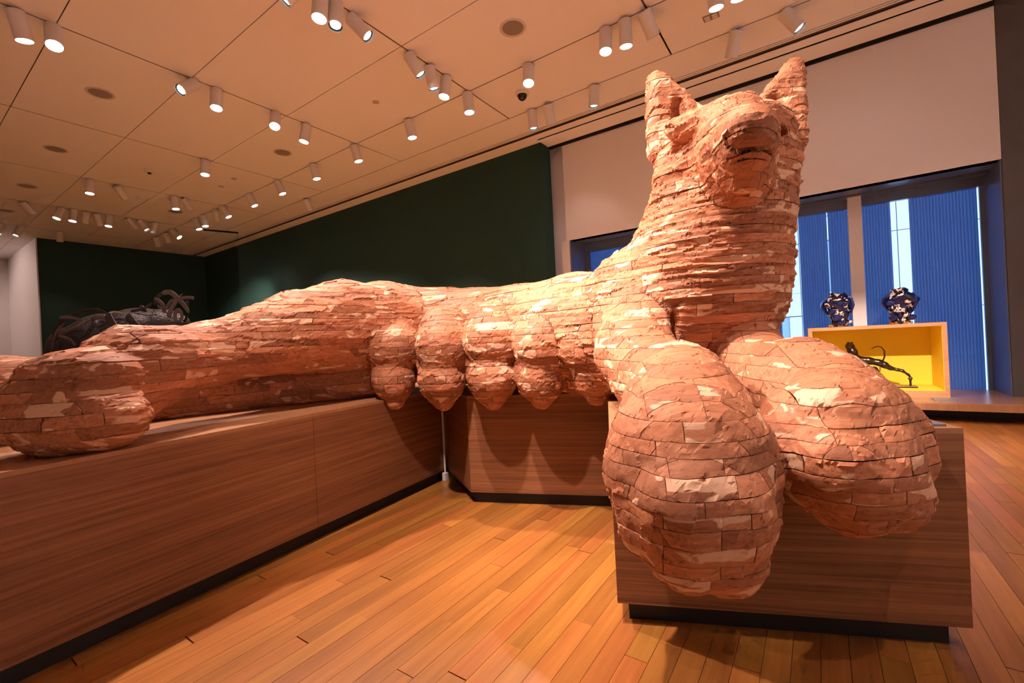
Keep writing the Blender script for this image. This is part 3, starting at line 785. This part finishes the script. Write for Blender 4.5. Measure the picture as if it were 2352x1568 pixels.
# ------------------------------------------------------------------ small sculptures
# bronze beast in the yellow case
MBRZ = mat('dark_bronze', (.075, .055, .042), .28, .9, var=.25, scale=9)
def by(px, py, y=7.62): return ony(px, py, y)
Bz = SDF()
Bz.chain(0, [(by(1968, 826), .055), (by(1995, 828), .045), (by(2020, 833), .040)], .03)
Bz.chain(0, [(by(1966, 828), .05), (by(1958, 808), .052), (by(1952, 795), .045), (by(1951, 792, 7.58), .03)], .03)
Bz.chain(0, [(by(2018, 832), .042), (by(2032, 838), .040), (by(2045, 845), .026), (by(2062, 849), .018), (by(2072, 851), .017), (by(2086, 860), .012), (by(2093, 868), .011)], .02)
Bz.chain(0, [(by(2093, 868), .012), (by(2091, 871), .015), (by(2086, 868), .008)], .01)
Bz.chain(0, [(by(1975, 836), .04), (by(1993, 842, 7.56), .024), (by(1997, 852, 7.56), .026), (by(2008, 848, 7.56), .035), (by(2012, 855, 7.56), .036), (by(2003, 867, 7.56), .034), (by(1985, 871, 7.56), .032)], .02)
Bz.chain(0, [(by(1948, 786), .010), (by(1947, 789), .012)], .01); Bz.chain(0, [(by(1957, 786), .010), (by(1956, 790), .014)], .01)
zb_ = .228 + .079
V_, T_, _, _ = mesh_sdf(Bz, .0085)
bz0 = np.array((.70, 7.62, zb_))
br = empty('bronze_beast', tuple(bz0)); tag(br, 'dark bronze crouching beast statuette with curled tail inside the yellow case', 'statuette')
link('body', np_mesh('body', V_ - bz0, T_, [MBRZ]), br)
tail = [by(2026, 836), by(2028, 828), by(2032, 818), by(2031, 805), by(2024, 797), by(2017, 795), by(2008, 797), by(2001, 802)]
MB().tube([p - bz0 for p in tail], [.012, .010, .009, .0085, .008, .007, .006, .003], 8).build('tail', MBRZ, br, smooth=True)
pl_ = by(2010, 878, 7.58); 
MB().box(-.40, .31, -.10, .08, 0, .022).build('base_plate', MBRZ, br, bevel=.003)
# support between base and beast
MB().tube([by(1990, 868, 7.56) - bz0, np.array((by(1990, 868, 7.56)[0] - bz0[0], -.06, .02))], .03, 10).build('paw', MBRZ, br, smooth=True)
MB().tube([by(2091, 871) - bz0, np.array((by(2091, 871)[0] - bz0[0], 0, .02))], .012, 8).build('paw', MBRZ, br, smooth=True)

# glazed vases
m, nt, N, L, b = newmat('splashed_glaze')
tc = N.new('ShaderNodeTexCoord'); vo = N.new('ShaderNodeTexNoise'); vo.inputs['Scale'].default_value = 10; vo.inputs['Detail'].default_value = 3; vo.inputs['Distortion'].default_value = 1.2
L.new(tc.outputs['Object'], vo.inputs['Vector'])
rp = ramp(N, [(.0, (.004, .008, .05)), (.42, (.006, .012, .10)), (.46, (.008, .006, .012)), (.55, (.012, .008, .012)), (.57, (.72, .62, .56)), (.66, (.78, .66, .58)), (.68, (.012, .01, .02))]); rp.color_ramp.interpolation = 'CONSTANT'
L.new(vo.outputs['Fac'], rp.inputs[0]); L.new(rp.outputs[0], b.inputs['Base Color']); b.inputs['Roughness'].default_value = .08; b.inputs['Coat Weight'].default_value = .6; b.inputs['Coat Roughness'].default_value = .03
MGLAZE = m
MGOLD = mat('gold_lustre', (.80, .42, .14), .2, .9)
MNAVY = mat('navy_glaze', (.006, .014, .09), .07, coat=.6)
def vase(x, y, z, w_, h_, seed, label):
    r = empty('vase', (x, y, z)); tag(r, label, 'vase')
    rr = random.Random(seed); prof = [(.60, 0), (.66, .10), (.56, .20), (.64, .30), (.84, .40), (.70, .47), (.90, .56), (.98, .66), (1.0, .74), (.88, .84), (.62, .90), (.50, .93), (.58, 1.0), (.46, 1.0), (.40, .93), (.45, .86)]
    vs = []; fs = []; n = 40; m_ = len(prof) * 1
    for i, (pr_, pz) in enumerate(prof):
        for k in range(n):
            a = 2 * math.pi * k / n
            q = pr_ * w_ / 2 * .92 * (1 + .07 * math.sin(3 * a + seed + pz * 9) + .05 * math.sin(5 * a - pz * 14 + seed * 2))
            vs.append((q * math.cos(a), q * math.sin(a), pz * h_ + .012 * math.sin(2 * a + seed)*(pz>0.02)))
    for i in range(m_ - 1):
        for k in range(n): a = i * n + k; b_ = i * n + (k + 1) % n; fs.append((a, b_, b_ + n, a + n))
    fs.append(tuple(range(n - 1, -1, -1))); fs.append(tuple(range((m_ - 1) * n, m_ * n)))
    o = MB().add(vs, fs).build('body', MGLAZE, r, smooth=True); o.modifiers.new('sub', 'SUBSURF').render_levels = 1
    # clinging lumps and shards
    for k in range(9):
        a = rr.uniform(0, 6.28) if k > 3 else rr.uniform(-2.7, -.4); zz = rr.uniform(.12, .78) * h_; s = rr.uniform(.03, .06); q = w_ / 2 * (.72 + .22 * (zz / h_))
        MB().lathe([(s * math.sin(t_) + 1e-7, -s * .8 * math.cos(t_)) for t_ in np.linspace(0, math.pi, 8)], 12, (q * math.cos(a), q * math.sin(a), zz)).build('lump', (MGLAZE, MNAVY, MNAVY)[k % 3], r, smooth=True)
    for k in range(7):
        a = rr.uniform(-3.0, -.1); s = rr.uniform(.012, .02)
        MB().lathe([(s * math.sin(t_) + 1e-7, -s * math.cos(t_)) for t_ in np.linspace(0, math.pi, 7)], 10, (w_ * .31 * math.cos(a), w_ * .31 * math.sin(a), s)).build('gold_bead', MGOLD, r, smooth=True)
    for sgn, q_ in ((-1, 1.0), (1, .8)):
        MB().tube([(sgn * w_ * .30, -.06, h_ * .84), (sgn * w_ * .46 * q_, -.07, h_ * .72), (sgn * w_ * .50 * q_, -.07, h_ * .62), (sgn * w_ * .36, -.05, h_ * .40)], [.035, .05, .045, .02], 10, flat=.6).build('wing', MNAVY, r, smooth=True)
    return r
zt = .228 + ch
vase(.245, 7.60, zt, .36, .46, 1, 'lumpy blue and black glazed vase with white splashes on the yellow case')
vase(.885, 7.60, zt, .35, .455, 4, 'taller lumpy black and white speckled vase with a dark spout on the yellow case')

# black rubber animal far behind the hind leg
MRUB = mat('black_rubber', (.012, .009, .009), .45, var=.5, scale=30, bump=.9, bscale=55)
MRUB2 = mat('worn_rubber_strip', (.060, .040, .034), .5, var=.2, scale=8)
DB = 5.6
def bq(px, py, d=DB): return ond(px, py, d)
Rb = SDF()
Rb.chain(0, [(bq(175, 800), .28), (bq(240, 785), .33), (bq(320, 765), .30), (bq(375, 745), .20)], .1)
Rb.cone(0, bq(375, 755), .17, bq(410, 745), .13, .08)
V_, T_, _, _ = mesh_sdf(Rb, .025)
rb0 = bq(270, 800); rb0[2] = 0
ra = empty('rubber_animal', tuple(rb0)); tag(ra, 'black animal sculpture of cut rubber tyres with curling strips, behind the hind leg', 'sculpture')
link('body', np_mesh('body', V_ - rb0, T_, [MRUB]), ra)
def strap(pts, wdt=.02, d=DB, m_=MRUB2, flat=.25, name='rubber_strip'):
    P_ = [bq(p[0], p[1], d + (p[2] if len(p) > 2 else 0)) - rb0 for p in pts]
    Q_ = []
    for i in range(len(P_) - 1):
        p0 = P_[max(i - 1, 0)]; p1 = P_[i]; p2 = P_[i + 1]; p3 = P_[min(i + 2, len(P_) - 1)]
        for t in np.linspace(0, 1, 6)[:-1]:
            Q_.append(.5 * (2 * p1 + (p2 - p0) * t + (2 * p0 - 5 * p1 + 4 * p2 - p3) * t * t + (3 * p1 - p0 - 3 * p2 + p3) * t ** 3))
    Q_.append(P_[-1]); n = len(Q_)
    w_ = [wdt * (1 if 0 < i < n - 1 else .4) * (1 - .5 * (i / n) ** 3) for i in range(n)]
    MB().tube(Q_, w_, 6, flat=flat, up=FV).build(name, m_, ra, smooth=True)
strap([(118, 800, -.25), (135, 745, -.3), (175, 720, -.3), (215, 710, -.3), (245, 720, -.3)], .028, m_=MRUB)
strap([(118, 800, -.32), (128, 765, -.34), (150, 740, -.34)], .018)
strap([(136, 730, -.36), (155, 728, -.36), (188, 735, -.36)], .022)
strap([(134, 770, -.36), (165, 755, -.4), (200, 735, -.36)], .02)
strap([(134, 770, -.36), (160, 780, -.4), (172, 792, -.38)], .02)
strap([(185, 795, -.4), (215, 745, -.42), (225, 735, -.36)], .03, m_=MRUB)
strap([(245, 720, -.36), (262, 750, -.42), (275, 768, -.4)], .05, m_=MRUB)
strap([(240, 725, -.36), (262, 716, -.3), (290, 722, -.3)], .016)
strap([(292, 722, -.34), (305, 740, -.36), (318, 752, -.34)], .05, m_=MRUB)
strap([(300, 715, -.2), (330, 708, -.2), (350, 695, -.2)], .02, m_=MRUB)
strap([(385, 738, -.1), (378, 715, -.1), (370, 695, -.1), (354, 684, -.1)], .028)
strap([(383, 738, -.05), (375, 720, -.05), (362, 700, -.05)], .022)
strap([(352, 712, -.1), (365, 725, -.1), (380, 735, -.1)], .02)
strap([(374, 673, -.1), (390, 671, -.1), (405, 682, -.1), (422, 700, -.1), (434, 718, -.1)], .034)
strap([(408, 690, -.1), (420, 684, -.1), (440, 683, -.1), (444, 688, -.1)], .024)
strap([(384, 738, -.12), (393, 710, -.12), (406, 690, -.12)], .032)
strap([(380, 712, -.12), (392, 692, -.12), (405, 688, -.12)], .022)
strap([(404, 738, -.12), (402, 722, -.12), (408, 711, -.12), (416, 718, -.12), (418, 730, -.12), (412, 738, -.12)], .026)
strap([(428, 690, -.05), (430, 715, -.05), (426, 735, -.05), (415, 742, -.05)], .022, m_=MRUB)
strap([(412, 680, -.05), (416, 677, -.05), (420, 675, -.05)], .012)
strap([(340, 725, -.1), (328, 708, -.15), (322, 702, -.15)], .03)
strap([(360, 700, -.0), (358, 690, 0), (366, 678, 0), (374, 673, 0)], .03, m_=MRUB)
strap([(210, 735, -.3), (222, 728, -.32), (240, 728, -.3)], .03)
# its stand (mostly hidden)
fp = [(rb0[0] - .9, rb0[1] - .5), (rb0[0] + .9, rb0[1] - .5), (rb0[0] + .9, rb0[1] + .5), (rb0[0] - .9, rb0[1] + .5)]
st_ = empty('white_stand', (rb0[0], rb0[1], 0)); tag(st_, 'white display stand under the black rubber animal', 'plinth')
zlow = float(V_[:, 2].min())
MB().box(-.95, .95, -.6, .6, 0, .08).build('kick_plate', MBLACK, st_); MB().box(-1, 1, -.65, .65, .08, zlow).build('body', MWALL, st_)

# ------------------------------------------------------------------ lighting tracks and ceiling fittings
MTRACK = mat('track_channel', (.16, .115, .09), .6)
tracks = {}
for k in range(-5, 3):
    x = -4.0 + 2.575 * k
    o = MB().box(x - .011, x + .011, Y0 + .2, 5.0, CEIL + .004, CEIL + .03).build('lighting_track', MTRACK)
    tag(o, 'recessed lighting track crossing the ceiling, ending at the long track', 'track', 'cross tracks in the ceiling')
o = MB().box(XB + .3, X1 - .2, 5.05 - .008, 5.05 + .008, CEIL + .004, CEIL + .03).build('lighting_track', MTRACK); tag(o, 'long recessed lighting track running parallel to the green wall', 'track')
o = MB().box(XB + 1.5, X1 - .2, 6.07 - .008, 6.07 + .008, CEIL + .004, CEIL + .03).build('lighting_track', MTRACK); tag(o, 'recessed lighting track next to the ceiling slots, nearest the green wall', 'track')

MLAMP = mat('lamp_white_enamel', (.72, .70, .68), .4)
MLENS = emis('lamp_lens_on', (1.0, .90, .82), 14.0)
MRIM = mat('lamp_black_baffle', (.015, .015, .016), .5)
RL = .075
me_body = MB().lathe([(RL - .01, -.062), (RL, -.055), (RL, .215), (RL - .006, .22), (RL - .006, .13)], 28).mesh('lamp_body', MLAMP, True)
me_rim = MB().lathe([(RL - .006, .221), (RL - .0065, .19), (RL - .02, .188), (RL - .02, .192)], 28, caps=False).mesh('baffle', MRIM, True)
me_lens = MB().lathe([(1e-7, .199), (RL - .022, .197)], 24).mesh('lens', MLENS, True)
me_lens2 = MB().lathe([(1e-7, .214), (RL - .007, .213)], 24).mesh('lens', MLENS, True)
me_off = MB().lathe([(1e-7, .150), (RL - .008, .150)], 24).mesh('lens', MRIM, True)
NL = [0]
def lamp(attach, aim_px=None, near=True, style='flush', power=0, label='', group='', aim=None, spot=75, blend=.6, color=WARM):
    """style: flush (bright disc fills the mouth), rim (black baffle), off (dark, turned away)"""
    A = np.array(attach, float); drop = .06
    piv = A - ZV * (drop + .02)
    if aim is not None:
        d = np.array(aim, float) - piv; d /= np.linalg.norm(d)
    else:
        rd = ray(*aim_px); Ls = .215; q = OV - piv; aa = rd @ rd; bb = 2 * rd @ q; cc = q @ q - Ls * Ls; D = bb * bb - 4 * aa * cc
        t = (-bb + (-1 if near else 1) * math.sqrt(max(D, 0))) / (2 * aa)
        d = OV + rd * t - piv; d /= np.linalg.norm(d)
        rn = rd / np.linalg.norm(rd); dc = -(d @ rn)
        if near and dc < .36:
            pp = d + dc * rn; pp /= np.linalg.norm(pp); d = pp * math.sqrt(1 - .36 ** 2) - rn * .36
    if d[2] > -.05: d[2] = -.05; d /= np.linalg.norm(d)
    r = empty('track_spotlight', tuple(A))
    tag(r, label, 'spotlight', group)
    q = Vector(d).to_track_quat('Z', 'Y')
    def ch_(name, me):
        o = link(name, me, r); o.rotation_mode = 'QUATERNION'; o.rotation_quaternion = q; o.location = tuple(piv - A); return o
    ch_('lamp_body', me_body)
    if style != 'flush': ch_('baffle', me_rim)
    ch_('lens', {'flush': me_lens2, 'rim': me_lens, 'off': me_off}[style])
    MB().tube([(0, 0, .0), (0, 0, -.035)], .016, 10).build('adapter', MLAMP, r, smooth=True)
    MB().tube([(0, 0, -.03), (0, 0, -drop - .02)], .007, 8).build('stem', MLAMP, r, smooth=True)
    if power:
        ld = bpy.data.lights.new('spot_beam', 'SPOT'); ld.energy = power; ld.color = color; ld.spot_size = math.radians(spot); ld.spot_blend = blend; ld.shadow_soft_size = .045
        lo = bpy.data.objects.new('spot_beam', ld); COL.objects.link(lo); lo.parent = r; lo.rotation_mode = 'QUATERNION'
        lo.rotation_quaternion = Vector(d).to_track_quat('-Z', 'Y'); lo.location = tuple(piv - A + d * .235)
    return r
def trB(x, px, py): p = onz(px, py, CEIL); return (x, p[1], CEIL)
def trA(y, px, py): p = onz(px, py, CEIL); return (p[0], y, CEIL)
xB = lambda k: -4.0 + 2.575 * k
LB = {k: s for k, s in zip(range(0, -7, -1), ('the cross track by the dome camera', 'the second cross track', 'the third cross track', 'the fourth cross track', 'the crowded fifth cross track', 'the last cross track', ''))}
PW = 310
def LBk(k, att, end, near=True, style='flush', power=PW, state='lit'):
    s = {'lit': 'lit white cylinder spotlight', 'glare': 'glaring white cylinder spotlight', 'away': 'white cylinder spotlight turned away', 'tilt': 'tilted dark-mouthed white spotlight'}[state]
    lamp(trB(xB(k), *att), end, near, style, power, s + ' on ' + LB[k], 'ceiling track spotlights')
def LAy(y, att, end, near=True, style='flush', power=370, state='lit'):
    s = {'lit': 'lit white cylinder spotlight', 'glare': 'glaring white cylinder spotlight', 'away': 'white cylinder spotlight turned away', 'tilt': 'tilted dark-mouthed white spotlight'}[state]
    lamp(trA(y, *att), end, near, style, power, s + (' on the long track' if y < 6 else ' on the slot-side track'), 'ceiling track spotlights')
# cross track at x = -4.0
LBk(0, (688, -52), (650, 3), True, 'rim', 130, 'tilt'); LBk(0, (735, -19), (733, 42), True, 'flush', 130, 'glare'); LBk(0, (812, 34), (846, 84), True, 'rim', 130, 'tilt')
LBk(0, (942, 122), (967, 172), True, 'rim', 130, 'tilt'); LBk(0, (985, 152), (998, 208), True, 'rim', 130, 'lit'); LBk(0, (1020, 176), (1020, 222), True, 'flush', 130, 'glare')
# x = -6.57
LBk(-1, (38, 22), (57, 96)); LBk(-1, (122, 55), (125, 105), True, 'flush', 220, 'glare'); LBk(-1, (440, 181), (414, 207), True, 'rim', 220, 'tilt'); LBk(-1, (497, 203), (497, 248))
LBk(-1, (632, 256), (631, 290), True, 'flush', 220, 'glare'); LBk(-1, (703, 284), (698, 325))
# x = -9.1
LBk(-2, (472, 365), (471, 401))
# x = -11.7
LBk(-3, (207, 410), (206, 446)); LBk(-3, (272, 424), (288, 455), False, 'rim', 220, 'away'); LBk(-3, (400, 450), (404, 480)); LBk(-3, (423, 455), (438, 484), False, 'off', 0, 'away')
# x = -14.3
for att, end, nr, stl, stt in [((57, 463), (77, 493), 0, 'off', 'away'), ((137, 477), (128, 505), 1, 'flush', 'lit'), ((167, 482), (166, 511), 1, 'flush', 'lit'), ((195, 486), (194, 514), 0, 'off', 'away'), ((222, 490), (230, 517), 0, 'off', 'away'), ((249, 494), (249, 520), 1, 'flush', 'lit'),
                              ((295, 501), (313, 526), 0, 'off', 'away'), ((323, 505), (338, 529), 1, 'rim', 'tilt'), ((355, 510), (352, 537), 0, 'off', 'away')]:
    LBk(-4, att, end, bool(nr), stl, 35 if stl != 'off' else 0, stt)
# x = -16.9
for att, end, nr, stl, stt in [((0, 514), (-6, 542), 1, 'rim', 'tilt'), ((43, 520), (33, 545), 1, 'rim', 'tilt'), ((136, 531), (138, 556), 0, 'rim', 'away')]:
    LBk(-5, att, end, bool(nr), stl, 30, stt)
# long track y = 5.05
for att, end in [((942, 275), (947, 316)), ((817, 333), (824, 371)), ((724, 377), (728, 412)), ((642, 415), (650, 447)), ((578, 445), (587, 476)), ((518, 473), (527, 501)), ((1074, 212), (1078, 258)), ((1435, 43), (1438, 106)), ((1640, -53), (1645, 18))]:
    LAy(5.05, att, end)
for att, end in [((1213, 147), (1214, 191)), ((1390, 64), (1391, 118)), ((1693, -78), (1696, 0))]:
    LAy(5.05, att, end, True, 'flush', 220, 'glare')
LAy(5.05, (1482, 21), (1500, 84), False, 'off', 0, 'away')
for att, end, nr, stl, stt in [((402, 526), (412, 545), 1, 'flush', 'lit'), ((385, 534), (389, 560), 0, 'off', 'away'), ((363, 544), (367, 573), 0, 'off', 'away'), ((470, 494), (474, 528), 1, 'flush', 'lit'), ((455, 502), (459, 530), 1, 'flush', 'lit')]:
    LAy(5.05, att, end, bool(nr), stl, 35 if stl != 'off' else 0, stt)
# short track y = 6.07
LAy(6.07, (718, 459), (715, 488), False, 'off', 0, 'away'); LAy(6.07, (1222, 252), (1226, 299), True, 'rim', 25, 'lit'); LAy(6.07, (1258, 237), (1267, 288), False, 'rim', 20, 'away')
LAy(6.07, (1362, 194), (1364, 250), True, 'rim', 25, 'lit'); LAy(6.07, (1690, 74), (1678, 138), False, 'off', 0, 'away'); LAy(6.07, (1808, 30), (1840, 68), True, 'rim', 40, 'tilt')
# spotlights above and behind the viewer, for the sculpture, plus added fill lamps
COOL = (1.0, .86, .84)
def KEY(x, y, aim, power, label, spot=50, blend=.7, color=WARM): lamp((x, y, CEIL), style='rim', power=power, aim=aim, label=label, group='spotlights over the viewer', spot=spot, blend=blend, color=color)
KEY(xB(1), .75, (-.6, 2.4, 1.75), 950, 'spotlight over the viewer aimed at the neck of the wolf', 62)
KEY(xB(1), .1, (-2.1, 2.7, .9), 720, 'spotlight over the viewer aimed at the teats of the wolf', 55)
KEY(xB(0), .35, (-.7, 2.45, 1.75), 1500, 'spotlight aimed from the side at the neck of the wolf', 34)
KEY(xB(2), -1.6, (5.1, -.5, 1.8), 650, 'added fill lamp aimed at the right white wall behind the viewer', 90, color=COOL)  # unseen lamp added so the wall bounces fill onto the ceiling
KEY(xB(2), 3.1, (5.1, 3.6, 1.8), 800, 'added fill lamp aimed at the right white wall beside the viewer', 90, color=COOL)  # second unseen wash added for neutral fill on ceiling and header
KEY(xB(2), 4.6, (-.2, 7.49, 2.5), 22, 'added fill lamp washing the white wall above the window', 80, 1.0, color=(1, .88, .92))  # weak unseen lamp added to make up for missing daylight here
KEY(xB(2), .3, (.2, 2.3, .9), 110, 'spotlight over the viewer aimed at the forepaws of the wolf', 50)
KEY(xB(0), 2.9, (-3.4, 2.2, 1.2), 200, 'spotlight over the haunch of the wolf', 66)
KEY(xB(0), 1.9, (-1.8, 1.6, 0), 800, 'spotlight aimed down at the floor between the plinths', 60)
KEY(xB(2), 2.2, (1.2, 4.6, 0), 420, 'spotlight aimed down at the floor beside the window bench', 70)
KEY(xB(2), .95, (.57, 7.6, .6), 3000, 'narrow spotlight aimed at the yellow case', 17)
lamp((-20.3, -.8, CEIL), style='rim', power=300, aim=(-20, 2.9, 1.5), label='added fill lamp in the side passage aimed at its white wall', group='spotlights over the viewer', spot=110)  # unseen lamp added to brighten the passage wall
lamp((-12.1, 5.05, CEIL), style='rim', power=1800, aim=(-15.2, 7.1, 1.7), label='spotlight aimed at the green wall by the corner', group='spotlights over the viewer', spot=48, blend=1.0)

# ceiling fittings
MGRILL = mat('grille_grey', (.30, .25, .22), .6)
def disc(px, py, r, label):
    p = onz(px, py, CEIL); o = empty('ceiling_speaker', (p[0], p[1], CEIL)); tag(o, label, 'speaker', 'round ceiling speakers')
    MB().lathe([(r, 0), (r, -.006), (r * .86, -.010), (r * .80, -.004)], 32).build('trim_ring', mat('speaker_trim', (.62, .58, .55), .6) if 'speaker_trim' not in bpy.data.materials else bpy.data.materials['speaker_trim'], o, smooth=True)
    MB().lathe([(r * .80, -.003), (r * .80, -.0045), (1e-7, -.0055)], 32).build('grille', MGRILL, o, smooth=True)
sl = {(1178, 64): 'round ceiling speaker nearest the dome camera', (230, 214): 'round ceiling speaker between the first and second ceiling joints, over the long plinth'}
for p in [(1178, 64), (230, 214), (649, 350), (128, 342), (62, 427), (403, 486), (12, 483)]:
    disc(*p, .155, sl.get(p, 'round flush ceiling speaker with grey grille'))
p = onz(1199, 212, CEIL); o = empty('dome_camera', (p[0], p[1], CEIL)); tag(o, 'black dome security camera on the ceiling beside the long track', 'camera')
MB().lathe([(.10, 0), (.10, -.03), (.085, -.045), (.07, -.045)], 28).build('housing', MLAMP, o, smooth=True)
MB().lathe([(.07 * math.cos(t), -.045 - .075 * math.sin(t)) for t in np.linspace(0, math.pi / 2 - .001, 8)], 24).build('dome', mat('smoked_dome', (.02, .02, .022), .08), o, smooth=True)
p = onz(343, 390, CEIL); o = empty('smoke_detector', (p[0], p[1], CEIL)); tag(o, 'small smoke detector on the ceiling', 'smoke detector')
MB().lathe([(.085, 0), (.085, -.02), (.05, -.05), (.03, -.055)], 24).build('base', MLAMP, o, smooth=True); MB().lathe([(.03, -.055), (.028, -.08), (1e-7, -.085)], 16).build('sensor', MRIM, o, smooth=True)
for q_, s_ in (((863, 234), 'round blank cover plate on the ceiling near the spotlights'), ((508, 428), 'small ceiling sprinkler cap farther from the smoke detector'), ((537, 410), 'small ceiling sprinkler cap close to the long track')):
    p = onz(*q_, CEIL); o = MB().lathe([(.05, 0), (.05, -.006), (.035, -.012), (1e-7, -.012)], 20, ).build('sprinkler', mat('cap_' + str(q_[0]), (.5, .42, .38), .6), smooth=True); o.location = (p[0], p[1], CEIL); tag(o, s_, 'cover plate')
p = onz(1633, 38, CEIL); o = empty('outlet_plate', (p[0], p[1], CEIL)); tag(o, 'grey ceiling outlet plate with four sockets', 'outlet')
MB().box(-.085, .085, -.055, .055, -.008, 0).build('plate', MGRILL, o)
for ax in (-.04, .04):
    for ay in (-.022, .022): MB().box(ax - .027, ax + .027, ay - .016, ay + .016, -.012, -.008).build('socket', MLAMP, o)
p0 = onz(478, 525, CEIL); o = MB().box(-.42, .42, -.04, .04, -.03, 0).build('ceiling_vent', MDARK); o.location = tuple(onz(508, 530, CEIL)); o.rotation_euler = (0, 0, math.radians(70)); tag(o, 'dark slot vent in the ceiling near the green corner', 'vent')

# ------------------------------------------------------------------ labels that tell look-alikes apart
ORD = ['first', 'second', 'third', 'fourth', 'fifth', 'sixth', 'seventh', 'eighth', 'ninth', 'tenth', 'eleventh', 'twelfth', 'thirteenth', 'fourteenth']
from collections import defaultdict
grp = defaultdict(list)
for o in COL.objects:
    if o.name.startswith('track_spotlight') and o.get('label'): grp[o['label']].append(o)
for lb, os_ in grp.items():
    if len(os_) < 2: continue
    if 'cross track' in lb: os_.sort(key=lambda o: -o.location.y); tail = ' from long track'
    else: os_.sort(key=lambda o: o.location.x); tail = ' from the green corner'
    for i, o in enumerate(os_):
        o['label'] = lb + ', ' + ORD[i] + tail
ts = sorted([o for o in COL.objects if o.get('label', '').startswith('recessed lighting track crossing')], key=lambda o: -o.data.vertices[0].co.x)
for i, o in enumerate(ts): o['label'] = 'recessed cross lighting track in the ceiling, ' + ORD[len(ts) - 1 - i] + ' from the green end wall'
dc_ = bpy.data.objects['dome_camera'].location
ss = sorted([o for o in COL.objects if o.name.startswith('ceiling_speaker')], key=lambda o: (o.location - dc_).length)
for i, o in enumerate(ss): o['label'] = 'round flush ceiling speaker with grey grille, ' + (ORD[i] + ' closest' if i else 'closest') + ' to the dome camera'
